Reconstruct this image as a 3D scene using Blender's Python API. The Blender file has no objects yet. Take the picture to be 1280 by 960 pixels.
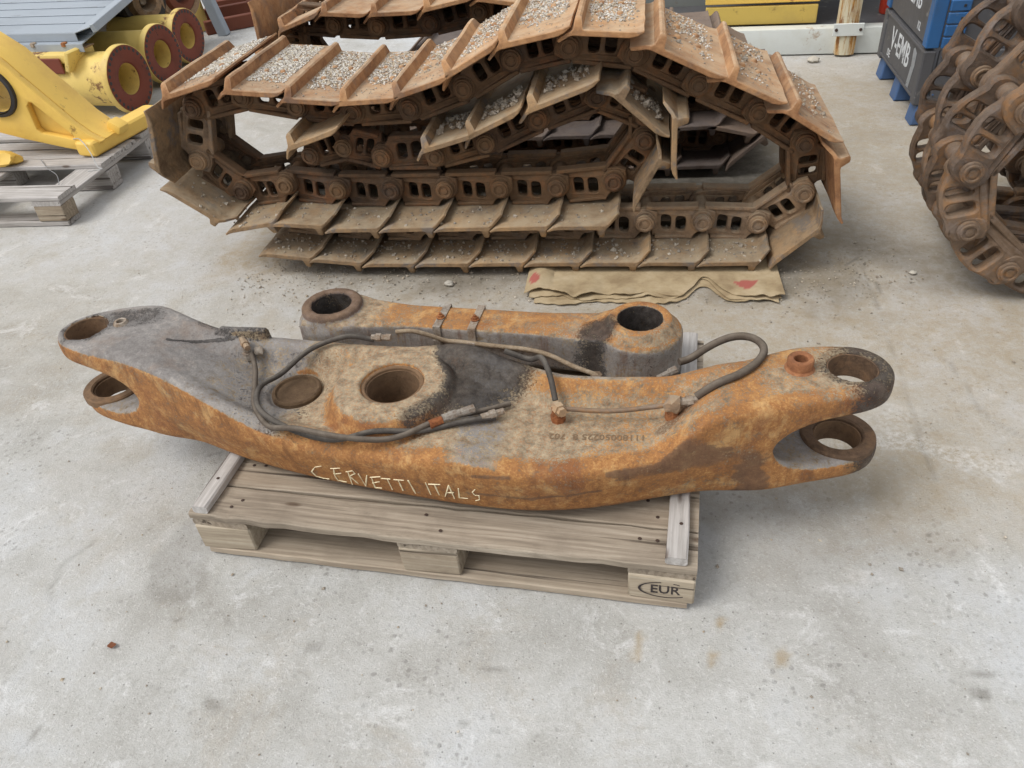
import bpy, bmesh, math, random
import numpy as np
from mathutils import Vector, Matrix, Euler, noise as mnoise
from mathutils.bvhtree import BVHTree
rnd = random.Random(7)
S = bpy.context.scene
COL = S.collection
PI = math.pi
def R_(d): return math.radians(d)

# ------------------------------------------------------------------ camera
CAM_P = Vector((0.67091, -2.52814, 1.4856))
CR = Vector((0.98738, 0.1361, -0.08092)).normalized()
CF = Vector((-0.15697, 0.77437, -0.61296)).normalized()
CU = CR.cross(CF).normalized(); CR = CF.cross(CU).normalized()
FPX = 975.4
cd = bpy.data.cameras.new('camera'); cam = bpy.data.objects.new('camera', cd); COL.objects.link(cam)
cd.sensor_width = 36.0; cd.lens = FPX / 1280 * 36; cd.clip_start = 0.05; cd.clip_end = 400
cam.matrix_world = Matrix(((CR.x, CU.x, -CF.x, CAM_P.x), (CR.y, CU.y, -CF.y, CAM_P.y), (CR.z, CU.z, -CF.z, CAM_P.z), (0, 0, 0, 1)))
S.camera = cam
# ------------------------------------------------------------------ light: soft overcast day
SUN_EL, SUN_AZ = 55, 238          # azimuth: compass angle the light comes from (0 = +y, 90 = +x)
w = bpy.data.worlds.new('World'); S.world = w; w.use_nodes = True
nt = w.node_tree; nt.nodes.clear()
sky = nt.nodes.new('ShaderNodeTexSky'); sky.sky_type = 'NISHITA'; sky.sun_disc = False
sky.sun_elevation = R_(SUN_EL); sky.sun_rotation = R_(SUN_AZ); sky.air_density = 1.0; sky.dust_density = 6.0; sky.ozone_density = 1.0
hs = nt.nodes.new('ShaderNodeHueSaturation'); hs.inputs['Saturation'].default_value = 0.22
bg = nt.nodes.new('ShaderNodeBackground'); bg.inputs['Strength'].default_value = 0.15
wo = nt.nodes.new('ShaderNodeOutputWorld')
cl_ = nt.nodes.new('ShaderNodeMix'); cl_.data_type = 'RGBA'; cl_.inputs[0].default_value = 0.6; cl_.inputs[7].default_value = (4.6, 4.75, 4.95, 1)   # even cloud cover over the sky
nt.links.new(sky.outputs[0], hs.inputs['Color']); nt.links.new(hs.outputs[0], cl_.inputs[6]); nt.links.new(cl_.outputs[2], bg.inputs['Color']); nt.links.new(bg.outputs[0], wo.inputs['Surface'])
sl = bpy.data.lights.new('sun', 'SUN'); sl.energy = 1.25; sl.angle = R_(26); sl.color = (1.0, 0.98, 0.945)
so = bpy.data.objects.new('sun', sl); COL.objects.link(so)
sd = Vector((math.sin(R_(SUN_AZ)) * math.cos(R_(SUN_EL)), math.cos(R_(SUN_AZ)) * math.cos(R_(SUN_EL)), math.sin(R_(SUN_EL))))
so.rotation_euler = sd.to_track_quat('Z', 'Y').to_euler(); so.location = (0, 0, 6)
S.view_settings.view_transform = 'Standard'; S.view_settings.look = 'None'
S.view_settings.exposure = 0.33; S.view_settings.gamma = 1.0

# ------------------------------------------------------------------ helpers
def link(o, parent=None):
    COL.objects.link(o)
    if parent is not None: o.parent = parent
    return o
def obj(name, me, mat=None, parent=None, loc=(0, 0, 0), rot=(0, 0, 0), scale=None):
    o = bpy.data.objects.new(name, me)
    if mat is not None and me is not None and len(me.materials) == 0: me.materials.append(mat)
    o.location = loc; o.rotation_euler = rot
    if scale: o.scale = scale
    return link(o, parent)
def thing(name, label, cat, loc=(0, 0, 0), rotz=0.0, group=None):
    o = bpy.data.objects.new(name, None); o.empty_display_size = 0.1
    o.location = loc; o.rotation_euler = (0, 0, rotz); o['label'] = label; o['category'] = cat
    if group: o['group'] = group
    return link(o)
def tag(o, label, cat, group=None):
    o['label'] = label; o['category'] = cat
    if group: o['group'] = group
    return o
def finish(me, ang=35, smooth=True):
    if smooth:
        me.polygons.foreach_set('use_smooth', [True] * len(me.polygons))
        me.set_sharp_from_angle(angle=R_(ang))
    me.update(); return me
def bm_mesh(bm, name, ang=35, smooth=True):
    me = bpy.data.meshes.new(name); bm.to_mesh(me); bm.free(); return finish(me, ang, smooth)
def add_box(bm, c, s, rot=None, bev=0.0, jit=0.0, seg=1):
    t = bmesh.new(); bmesh.ops.create_cube(t, size=1)
    for v in t.verts:
        v.co = Vector((v.co.x * s[0], v.co.y * s[1], v.co.z * s[2]))
        if jit: v.co += Vector((rnd.uniform(-jit, jit), rnd.uniform(-jit, jit), rnd.uniform(-jit, jit)))
    if bev: bmesh.ops.bevel(t, geom=t.edges[:], offset=bev, segments=seg, affect='EDGES', profile=0.6)
    M = Matrix.Translation(Vector(c))
    if rot is not None: M = M @ (rot.to_matrix().to_4x4() if not isinstance(rot, Matrix) else rot.to_4x4())
    bmesh.ops.transform(t, matrix=M, verts=t.verts[:])
    me = bpy.data.meshes.new('t'); t.to_mesh(me); t.free(); bm.from_mesh(me); bpy.data.meshes.remove(me)
def box(name, c, s, rot=None, bev=0.003, jit=0.0, seg=1):
    bm = bmesh.new(); add_box(bm, c, s, rot, bev, jit, seg); return bm_mesh(bm, name)
def add_lathe(bm, prof, n=24, M=None, cap=False):
    """revolve (r, z) profile about z"""
    rings = []
    for r, z in prof:
        ring = []
        if r < 1e-6: ring = [bm.verts.new((0, 0, z))] * n
        else:
            for i in range(n):
                a = 2 * PI * i / n; ring.append(bm.verts.new((r * math.cos(a), r * math.sin(a), z)))
        rings.append(ring)
    new = set(v for rg in rings for v in rg)
    for a, b in zip(rings[:-1], rings[1:]):
        for i in range(n):
            j = (i + 1) % n
            q = [a[i], a[j], b[j], b[i]]; u = []
            for v in q:
                if v not in u: u.append(v)
            if len(u) > 2:
                try: bm.faces.new(u)
                except ValueError: pass
    if M is not None: bmesh.ops.transform(bm, matrix=M, verts=list(new))
def lathe(name, prof, n=24, M=None, ang=35):
    bm = bmesh.new(); add_lathe(bm, prof, n, M); bmesh.ops.recalc_face_normals(bm, faces=bm.faces[:]); return bm_mesh(bm, name, ang)
def prism(name, loops, depth, bevel=0.0, res=1):
    """2-D outline(s) with holes, extruded along local z (+-depth/2)"""
    cu = bpy.data.curves.new('c', 'CURVE'); cu.dimensions = '2D'; cu.fill_mode = 'BOTH'
    cu.extrude = max(depth / 2 - bevel, 0.0001); cu.bevel_depth = bevel; cu.bevel_resolution = res - 1; cu.offset = -bevel
    for lp in loops:
        sp = cu.splines.new('POLY'); sp.points.add(len(lp) - 1); sp.use_cyclic_u = True
        for p, (x, y) in zip(sp.points, lp): p.co = (x, y, 0, 1)
    o = bpy.data.objects.new('c', cu); COL.objects.link(o)
    dg = bpy.context.evaluated_depsgraph_get(); me = bpy.data.meshes.new_from_object(o.evaluated_get(dg))
    bpy.data.objects.remove(o); bpy.data.curves.remove(cu)
    bm = bmesh.new(); bm.from_mesh(me); bpy.data.meshes.remove(me)
    bmesh.ops.remove_doubles(bm, verts=bm.verts[:], dist=1e-5); bmesh.ops.recalc_face_normals(bm, faces=bm.faces[:])
    return bm_mesh(bm, name, 30)
def circ(cx, cy, r, n=16, a0=0, a1=360):
    full = abs(a1 - a0) >= 360
    return [(cx + r * math.cos(R_(a0 + (a1 - a0) * i / (n if full else n - 1))), cy + r * math.sin(R_(a0 + (a1 - a0) * i / (n if full else n - 1)))) for i in range(n)]
def rrect(x0, y0, x1, y1, r, n=4):
    P = []
    for cx, cy, a in ((x1 - r, y1 - r, 0), (x0 + r, y1 - r, 90), (x0 + r, y0 + r, 180), (x1 - r, y0 + r, 270)):
        P += circ(cx, cy, r, n, a, a + 90)
    return P
def catmull(pts, n=8):
    P = [Vector(p) for p in pts]; P = [P[0] * 2 - P[1]] + P + [P[-1] * 2 - P[-2]]; out = []
    for i in range(1, len(P) - 2):
        for k in range(n):
            t = k / n; a, b, c, d = P[i - 1:i + 3]
            out.append(0.5 * ((2 * b) + (c - a) * t + (2 * a - 5 * b + 4 * c - d) * t * t + (3 * b - a - 3 * c + d) * t ** 3))
    out.append(P[-2]); return out
def add_tube(bm, pts, r, n=10, cap=True):
    pts = [Vector(p) for p in pts]; rad = r if isinstance(r, (list, tuple)) else [r] * len(pts)
    T = []
    for i in range(len(pts)):
        T.append((pts[min(i + 1, len(pts) - 1)] - pts[max(i - 1, 0)]).normalized())
    nrm = T[0].orthogonal().normalized(); rings = []
    for i, p in enumerate(pts):
        nrm = (nrm - T[i] * nrm.dot(T[i])).normalized(); b = T[i].cross(nrm)
        rings.append([bm.verts.new(p + (nrm * math.cos(2 * PI * k / n) + b * math.sin(2 * PI * k / n)) * rad[i]) for k in range(n)])
    for a, b in zip(rings[:-1], rings[1:]):
        for k in range(n): bm.faces.new((a[k], a[(k + 1) % n], b[(k + 1) % n], b[k]))
    if cap: bm.faces.new(rings[0][::-1]); bm.faces.new(rings[-1])
def tube(name, pts, r, n=10, smooth=0):
    if smooth: pts = catmull(pts, smooth)
    bm = bmesh.new(); add_tube(bm, pts, r, n); return bm_mesh(bm, name, 50)
def shift(me, v):
    me.transform(Matrix.Translation(-Vector(v))); return me
def ray(px, py): return (CF * FPX + CR * (px - 640) + CU * (480 - py)).normalized()

# ------------------------------------------------------------------ materials
def srgb(r, g, b):
    f = lambda c: (c / 255 / 12.92) if c / 255 <= 0.04045 else ((c / 255 + 0.055) / 1.055) ** 2.4
    return (f(r), f(g), f(b), 1)
class NT:
    def __init__(s, name):
        s.m = bpy.data.materials.new(name); s.m.use_nodes = True; s.t = s.m.node_tree; s.t.nodes.clear()
        s.out = s.t.nodes.new('ShaderNodeOutputMaterial'); s.b = s.t.nodes.new('ShaderNodeBsdfPrincipled'); s.L(s.b.outputs[0], s.out.inputs[0])
    def N(s, t): return s.t.nodes.new(t)
    def L(s, a, b): s.t.links.new(a, b)
    def put(s, inp, v):
        if isinstance(v, bpy.types.NodeSocket): s.L(v, inp)
        else: inp.default_value = v
    def coord(s, rand=True, scale=(1, 1, 1)):
        tc = s.N('ShaderNodeTexCoord'); v = tc.outputs['Object']
        if rand:
            oi = s.N('ShaderNodeObjectInfo'); m = s.N('ShaderNodeVectorMath'); m.operation = 'MULTIPLY_ADD'
            m.inputs[0].default_value = (37.1, 91.7, 53.3); s.L(oi.outputs['Random'], m.inputs[1]); s.L(v, m.inputs[2]); v = m.outputs[0]
        if scale != (1, 1, 1):
            mp = s.N('ShaderNodeMapping'); mp.inputs['Scale'].default_value = scale; s.L(v, mp.inputs[0]); v = mp.outputs[0]
        return v
    def rand(s): return s.N('ShaderNodeObjectInfo').outputs['Random']
    def noise(s, v, sc, det=6, rough=0.6, dist=0.0):
        n = s.N('ShaderNodeTexNoise'); n.inputs['Scale'].default_value = sc; n.inputs['Detail'].default_value = det
        n.inputs['Roughness'].default_value = rough; n.inputs['Distortion'].default_value = dist; s.L(v, n.inputs['Vector']); return n.outputs['Fac']
    def voro(s, v, sc, feat='F1', rnd_=1.0):
        n = s.N('ShaderNodeTexVoronoi'); n.feature = feat; n.inputs['Scale'].default_value = sc; n.inputs['Randomness'].default_value = rnd_; s.L(v, n.inputs['Vector']); return n
    def ramp(s, f, stops, interp='LINEAR'):
        r = s.N('ShaderNodeValToRGB'); r.color_ramp.interpolation = interp; e = r.color_ramp.elements
        while len(e) < len(stops): e.new(0.5)
        for k, (p, c) in zip(e, stops): k.position = p; k.color = c if not isinstance(c, (int, float)) else (c, c, c, 1)
        s.L(f, r.inputs[0]); return r.outputs[0]
    def step(s, f, a, b): return s.ramp(f, [(a, 0.0), (b, 1.0)])
    def mix(s, f, a, b, mode='MIX'):
        m = s.N('ShaderNodeMix'); m.data_type = 'RGBA'; m.blend_type = mode
        s.put(m.inputs[0], f); s.put(m.inputs[6], a); s.put(m.inputs[7], b); return m.outputs[2]
    def math(s, op, a, b=0.0, clamp=False):
        m = s.N('ShaderNodeMath'); m.operation = op; m.use_clamp = clamp; s.put(m.inputs[0], a); s.put(m.inputs[1], b); return m.outputs[0]
    def attr(s, name):
        a = s.N('ShaderNodeAttribute'); a.attribute_name = name; return a
    def sep(s, v):
        n = s.N('ShaderNodeSeparateXYZ'); s.L(v, n.inputs[0]); return n.outputs
    def normal_z(s): return s.sep(s.N('ShaderNodeNewGeometry').outputs['Normal'])[2]
    def bump(s, h, dist=0.002, st=1.0, prev=None):
        b = s.N('ShaderNodeBump'); b.inputs['Distance'].default_value = dist; b.inputs['Strength'].default_value = st; s.L(h, b.inputs['Height'])
        if prev is not None: s.L(prev, b.inputs['Normal'])
        return b.outputs[0]
    def fin(s, col, rough=0.8, nrm=None, metal=0.0, spec=None):
        s.put(s.b.inputs['Base Color'], col); s.put(s.b.inputs['Roughness'], rough); s.b.inputs['Metallic'].default_value = metal
        if nrm is not None: s.L(nrm, s.b.inputs['Normal'])
        if spec is not None: s.put(s.b.inputs['Specular IOR Level'], spec)
        return s.m

def mat_concrete():
    t = NT('concrete'); v = t.coord(False)
    big = t.noise(v, 0.9, 6, 0.62, 0.6); mid = t.noise(v, 5, 8, 0.68, 0.3); fine = t.noise(v, 60, 6, 0.75); grit = t.noise(v, 260, 3, 0.7); salt = t.noise(v, 150, 4, 0.8)
    c = t.ramp(t.math('ADD', t.math('MULTIPLY', big, 0.6), t.math('MULTIPLY', mid, 0.4)), [(0.34, srgb(155, 152, 145)), (0.48, srgb(181, 180, 176)), (0.62, srgb(195, 197, 199))])
    c = t.mix(t.math('MULTIPLY', t.step(t.noise(v, 3.2, 9, 0.78, 0.4), 0.53, 0.66), 0.55), c, srgb(166, 158, 145))
    c = t.mix(t.math('MULTIPLY', t.step(t.noise(v, 7, 10, 0.82, 0.5), 0.55, 0.64), 0.6), c, srgb(214, 214, 213))
    c = t.mix(t.math('MULTIPLY', t.step(fine, 0.52, 0.7), 0.42), c, srgb(138, 134, 127))
    c = t.mix(t.math('MULTIPLY', t.step(salt, 0.55, 0.66), 0.5), c, srgb(216, 215, 212))
    c = t.mix(t.math('MULTIPLY', t.step(grit, 0.58, 0.7), 0.4), c, srgb(120, 115, 108))
    # soft old drips, clustered, and small pits
    vo = t.voro(v, 52); clus = t.step(t.noise(v, 2.4, 4, 0.65), 0.47, 0.62)
    wob = t.math('ADD', vo.outputs['Distance'], t.math('MULTIPLY', t.math('SUBTRACT', t.noise(v, 110, 3), 0.5), 0.5))
    sp = t.math('MULTIPLY', t.ramp(wob, [(0.2, 1.0), (0.34, 0.0)]), t.math('MULTIPLY', clus, t.step(t.sep(vo.outputs['Color'])[0], 0.45, 0.55)))
    c = t.mix(t.math('MULTIPLY', sp, 0.5), c, srgb(120, 117, 113))
    vo2 = t.voro(v, 100); sz = t.sep(vo2.outputs['Color'])
    sp2 = t.math('MULTIPLY', t.ramp(t.math('ADD', vo2.outputs['Distance'], t.math('MULTIPLY', sz[0], 0.12)), [(0.14, 1.0), (0.24, 0.0)]), t.step(sz[1], 0.8, 0.86))
    c = t.mix(t.math('MULTIPLY', sp2, 0.42), c, srgb(104, 100, 94))
    st = t.attr('Stain')            # painted stains and shade: r = dark wet plus shade, g = tan earth, b = white scuff
    r, g, b = t.sep(st.outputs['Color'])[:3]
    br = t.math('ADD', t.math('MULTIPLY', t.noise(v, 16, 9, 0.8), 1.5), -0.2)
    c = t.mix(t.math('MULTIPLY', t.math('MULTIPLY', g, 1.45), br, True), c, srgb(160, 142, 112))
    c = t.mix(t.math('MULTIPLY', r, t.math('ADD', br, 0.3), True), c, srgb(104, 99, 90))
    c = t.mix(t.math('MULTIPLY', b, t.math('MULTIPLY', t.step(t.noise(v, 60, 7, 0.8), 0.45, 0.62), 0.75), True), c, srgb(230, 230, 229))
    h = t.math('ADD', t.math('MULTIPLY', fine, 0.7), t.math('MULTIPLY', grit, 0.6)); h = t.math('SUBTRACT', h, t.math('MULTIPLY', sp2, 0.5))
    return t.fin(c, 0.9, t.bump(h, 0.004, 0.9), spec=0.25)

def mat_rust(name, a, b, c_, dust=None, dustamt=0.6, sc=7.0, grey=None, greyamt=0.0, bumpd=0.003, rough=0.82):
    """rusted plate: three rust tones, optional bare grey metal patches and dust on upward faces"""
    t = NT(name); v = t.coord(True)
    n1 = t.noise(v, sc, 7, 0.65, 0.4); n2 = t.noise(v, sc * 5, 6, 0.7); n3 = t.noise(v, sc * 28, 4, 0.7)
    c = t.ramp(t.math('ADD', t.math('MULTIPLY', n1, 0.55), t.math('MULTIPLY', n2, 0.45)), [(0.38, a), (0.5, b), (0.6, c_)])
    c = t.mix(t.math('MULTIPLY', t.step(t.noise(v, sc * 0.8, 8, 0.75, 0.5), 0.54, 0.64), 0.55), c, tuple(x * 0.45 for x in a[:3]) + (1,))
    c = t.mix(t.math('MULTIPLY', t.step(n2, 0.55, 0.7), 0.5), c, a)
    c = t.mix(t.math('MULTIPLY', t.step(n3, 0.52, 0.72), 0.35), c, c_)
    if grey is not None:
        c = t.mix(t.math('MULTIPLY', t.step(t.noise(v, sc * 1.6, 7, 0.7), 0.53, 0.62), greyamt), c, grey)
    if dust is not None:
        up = t.step(t.normal_z(), 0.45, 0.95)
        c = t.mix(t.math('MULTIPLY', t.math('MULTIPLY', up, dustamt), t.step(t.noise(v, sc * 2.2, 7, 0.7), 0.3, 0.62)), c, dust)
    c = t.mix(0.2, c, t.ramp(t.rand(), [(0, srgb(60, 46, 36)), (1, srgb(190, 150, 104))]))
    h = t.math('ADD', n2, t.math('MULTIPLY', n3, 0.5))
    return t.fin(c, rough, t.bump(h, bumpd, 0.9), spec=0.3)

def mat_paint(name, base, chip, amt=0.5, dirt=None, sc=6, rough=0.5, vs=(1, 1, 1), bumpd=0.001):
    t = NT(name); v = t.coord(True, vs)
    n = t.noise(v, sc, 8, 0.72); f = t.noise(v, sc * 7, 5, 0.7)
    c = t.mix(t.math('MULTIPLY', t.noise(v, 2.2, 4), 0.5), base, tuple(x * 0.78 for x in base[:3]) + (1,))
    c = t.mix(t.math('MULTIPLY', f, 0.25), c, tuple(min(1, x * 1.25) for x in base[:3]) + (1,))
    if dirt is not None: c = t.mix(t.math('MULTIPLY', t.step(t.noise(v, sc * 0.6, 7, 0.7), 0.5, 0.75), 0.7), c, dirt)
    k = t.math('MULTIPLY', t.step(n, 0.66 - 0.08 * amt, 0.70 - 0.06 * amt), amt, True)
    c = t.mix(k, c, chip)
    return t.fin(c, t.math('ADD', t.math('MULTIPLY', f, 0.25), rough - 0.1), t.bump(t.math('SUBTRACT', f, k), bumpd, 0.6), spec=0.4)

def mat_wood(name, light, mid, dark, warm=None):
    t = NT(name); v = t.coord(True); vs = t.coord(True, (0.09, 1, 1)); vf = t.coord(True, (0.03, 1, 1))
    bend = t.noise(vs, 9, 4, 0.5)
    wv = t.N('ShaderNodeTexWave'); wv.bands_direction = 'Y'; wv.inputs['Scale'].default_value = 16; wv.inputs['Distortion'].default_value = 9; wv.inputs['Detail'].default_value = 3; wv.inputs['Detail Scale'].default_value = 1.6
    t.L(vs, wv.inputs['Vector'])
    gr = t.noise(vf, 150, 5, 0.7); bl = t.noise(v, 5, 6, 0.65)
    f = t.math('ADD', t.math('MULTIPLY', wv.outputs['Fac'], 0.12), t.math('ADD', t.math('MULTIPLY', gr, 0.62), t.math('MULTIPLY', bend, 0.26)))
    c = t.ramp(f, [(0.3, dark), (0.5, mid), (0.68, light)])
    c = t.mix(t.math('MULTIPLY', t.step(bl, 0.5, 0.7), 0.5), c, dark)
    c = t.mix(t.math('MULTIPLY', t.step(t.noise(t.coord(True, (0.3, 1, 1)), 14, 8, 0.8), 0.55, 0.68), 0.55), c, tuple(x * 0.55 for x in dark[:3]) + (1,))
    if warm is not None: c = t.mix(t.math('MULTIPLY', t.step(t.noise(vs, 3, 4), 0.5, 0.72), 0.5), c, warm)
    c = t.mix(0.3, c, t.ramp(t.rand(), [(0, dark), (0.5, mid), (1, light)]))
    kn = t.voro(t.coord(True, (1.6, 5, 5)), 2.2); c = t.mix(t.math('MULTIPLY', t.ramp(kn.outputs['Distance'], [(0.05, 1.0), (0.1, 0.0)]), 0.75), c, srgb(84, 66, 52))
    cr = t.ramp(t.noise(t.coord(True, (0.02, 1, 1)), 42, 3, 0.5), [(0.33, 1.0), (0.375, 0.0)])
    c = t.mix(t.math('MULTIPLY', cr, 0.75), c, srgb(66, 56, 48))
    return t.fin(c, 0.85, t.bump(t.math('SUBTRACT', f, cr), 0.0022, 0.9), spec=0.2)
def mat_plain(name, col, rough=0.6, var=0.25, sc=30, metal=0.0, bumpd=0.0008):
    t = NT(name); v = t.coord(True); n = t.noise(v, sc, 6, 0.7)
    c = t.mix(t.math('MULTIPLY', n, 1.0), tuple(x * (1 - var) for x in col[:3]) + (1,), tuple(min(1, x * (1 + var)) for x in col[:3]) + (1,))
    return t.fin(c, rough, t.bump(n, bumpd, 0.6), metal)
def mat_stones(name, cols):
    t = NT(name); g = t.N('ShaderNodeNewGeometry')
    c = t.ramp(g.outputs['Random Per Island'], [(i / len(cols), c) for i, c in enumerate(cols)], 'CONSTANT')
    c = t.mix(0.3, c, t.ramp(t.noise(t.coord(False), 200, 3), [(0.3, srgb(90, 82, 70)), (0.7, srgb(230, 225, 215))]))
    return t.fin(c, 0.9)

M_conc = mat_concrete()
M_shoe = mat_rust('rusty_shoe_steel', srgb(126, 86, 58), srgb(168, 122, 84), srgb(198, 152, 108), srgb(196, 174, 146), 0.85, 6, srgb(104, 100, 98), 0.4)
M_inner = mat_rust('dusty_shoe_steel', srgb(108, 88, 68), srgb(144, 121, 94), srgb(172, 138, 100), srgb(172, 159, 136), 0.85, 7, srgb(104, 103, 103), 0.9)
M_linkd = mat_rust('dirty_chain_steel', srgb(62, 48, 40), srgb(92, 72, 56), srgb(126, 86, 58), srgb(120, 102, 82), 0.6, 9, srgb(84, 78, 74), 0.4)  # darker copy of the link steel: dirt plus painted shade
M_link = mat_rust('rusty_chain_steel', srgb(110, 92, 76), srgb(146, 124, 102), srgb(174, 142, 110), srgb(176, 160, 136), 0.8, 9, srgb(128, 122, 116), 0.55)
M_dark = mat_rust('dark_greasy_chain_steel', srgb(66, 56, 50), srgb(94, 82, 74), srgb(132, 96, 64), srgb(122, 112, 100), 0.5, 8, srgb(112, 106, 104), 0.65, rough=0.55)
M_dshoe = mat_rust('worn_grey_shoe_steel', srgb(84, 74, 68), srgb(112, 102, 98), srgb(132, 116, 104), srgb(120, 112, 108), 0.6, 6, srgb(104, 100, 104), 0.6)
M_wood = mat_wood('weathered_pallet_wood', srgb(186, 174, 158), srgb(154, 142, 126), srgb(98, 87, 76), srgb(166, 142, 114))
M_woodg = mat_wood('grey_pallet_wood', srgb(200, 196, 194), srgb(170, 165, 160), srgb(124, 118, 112))
M_bat = mat_wood('grey_batten_wood', srgb(212, 208, 204), srgb(184, 180, 176), srgb(142, 136, 130))
M_blk = mat_wood('block_wood', srgb(190, 180, 162), srgb(168, 154, 134), srgb(122, 108, 92))
M_yel = mat_paint('yellow_machine_paint', srgb(234, 194, 96), srgb(104, 64, 38), 0.7, srgb(206, 162, 82), 7)
M_yel2 = mat_paint('pale_yellow_paint', srgb(222, 194, 112), srgb(110, 70, 46), 0.95, srgb(172, 138, 84), 6)
M_red = mat_paint('red_oxide_primer', srgb(118, 60, 44), srgb(66, 40, 34), 0.8, srgb(90, 50, 40), 12, 0.75)
M_brown = mat_paint('red_brown_primer', srgb(112, 62, 44), srgb(70, 48, 38), 0.7, srgb(88, 56, 44), 5, 0.7)
M_black = mat_plain('black_rubber', srgb(48, 46, 46), 0.6, 0.3)
M_hose = mat_rust('hose_rubber', srgb(50, 49, 48), srgb(66, 64, 62), srgb(84, 81, 77), srgb(128, 122, 112), 0.55, 14, bumpd=0.001, rough=0.8)
M_fit = mat_rust('plated_fitting', srgb(120, 100, 82), srgb(150, 142, 132), srgb(182, 176, 166), None, 0, 30)
M_rfit = mat_rust('rusty_fitting', srgb(110, 60, 36), srgb(150, 88, 50), srgb(170, 110, 66), None, 0, 30)
M_zinc = mat_paint('galvanised_sheet', srgb(154, 162, 170), srgb(118, 120, 122), 0.5, srgb(128, 134, 140), 3, 0.45)
M_blue = mat_paint('blue_plastic', srgb(50, 98, 150), srgb(96, 112, 130), 0.5, srgb(60, 88, 122), 8, 0.5)
M_blue2 = mat_paint('faded_blue_plastic', srgb(70, 98, 140), srgb(120, 124, 126), 0.6, srgb(74, 86, 104), 8, 0.6)
M_slate = mat_paint('dirty_grey_plastic', srgb(84, 84, 87), srgb(130, 128, 124), 0.7, srgb(66, 64, 64), 9, 0.6)
M_white = mat_paint('white_frame_paint', srgb(216, 220, 216), srgb(150, 112, 66), 0.6, srgb(196, 194, 180), 5)
def mat_post():
    t = NT('rust_streaked_paint'); v = t.coord(True, (1, 1, 0.07)); u = t.coord(True); n = t.noise(v, 40, 6, 0.7); m = t.noise(u, 14, 7, 0.75)
    c = t.mix(t.step(n, 0.44, 0.58), srgb(206, 198, 172), srgb(176, 128, 58)); c = t.mix(t.math('MULTIPLY', t.step(t.math('MULTIPLY', t.math('ADD', n, m), 0.5), 0.5, 0.57), 0.85), c, srgb(128, 80, 40))
    return t.fin(c, 0.7, t.bump(m, 0.001, 0.5))
M_rpost = mat_post()
M_print = mat_paint('white_print', srgb(206, 210, 214), srgb(110, 110, 112), 0.9, srgb(170, 172, 174), 16, 0.7)
M_ink = mat_paint('black_ink', srgb(54, 48, 48), srgb(150, 136, 118), 0.55, srgb(84, 76, 70), 60, 0.85)
M_chalk = mat_plain('chalk', srgb(234, 220, 184), 0.9, 0.15, 200)
M_nail = mat_plain('rusty_nail', srgb(64, 48, 40), 0.7, 0.3)
M_stone = mat_stones('crushed_stone', [srgb(206, 200, 188), srgb(176, 168, 156), srgb(228, 224, 216), srgb(150, 142, 134), srgb(194, 180, 152), srgb(216, 212, 206)])
M_clod = mat_stones('earth_clods', [srgb(150, 134, 112), srgb(128, 114, 96), srgb(164, 148, 124), srgb(116, 106, 92), srgb(182, 170, 152)])

# ------------------------------------------------------------------ ground (one sheet to the horizon)
def seg_dist(X, Y, pts):
    d = np.full(X.shape, 1e9)
    for (x0, y0), (x1, y1) in zip(pts[:-1], pts[1:]):
        dx, dy = x1 - x0, y1 - y0; t = np.clip(((X - x0) * dx + (Y - y0) * dy) / (dx * dx + dy * dy + 1e-12), 0, 1)
        d = np.minimum(d, np.hypot(X - x0 - t * dx, Y - y0 - t * dy))
    return d
def vnoise(X, Y, sc, seed=0):
    """cheap value noise for masks"""
    r = np.random.RandomState(seed); G = r.rand(64, 64); x = X * sc; y = Y * sc
    xi = np.floor(x).astype(int); yi = np.floor(y).astype(int); fx = x - xi; fy = y - yi; fx = fx * fx * (3 - 2 * fx); fy = fy * fy * (3 - 2 * fy)
    g = lambda i, j: G[i % 64, j % 64]
    return (g(xi, yi) * (1 - fx) + g(xi + 1, yi) * fx) * (1 - fy) + (g(xi, yi + 1) * (1 - fx) + g(xi + 1, yi + 1) * fx) * fy
def fbm(X, Y, sc, seed=0): return sum(vnoise(X, Y, sc * 2 ** k, seed + k) * 0.5 ** k for k in range(4)) / 1.875
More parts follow.
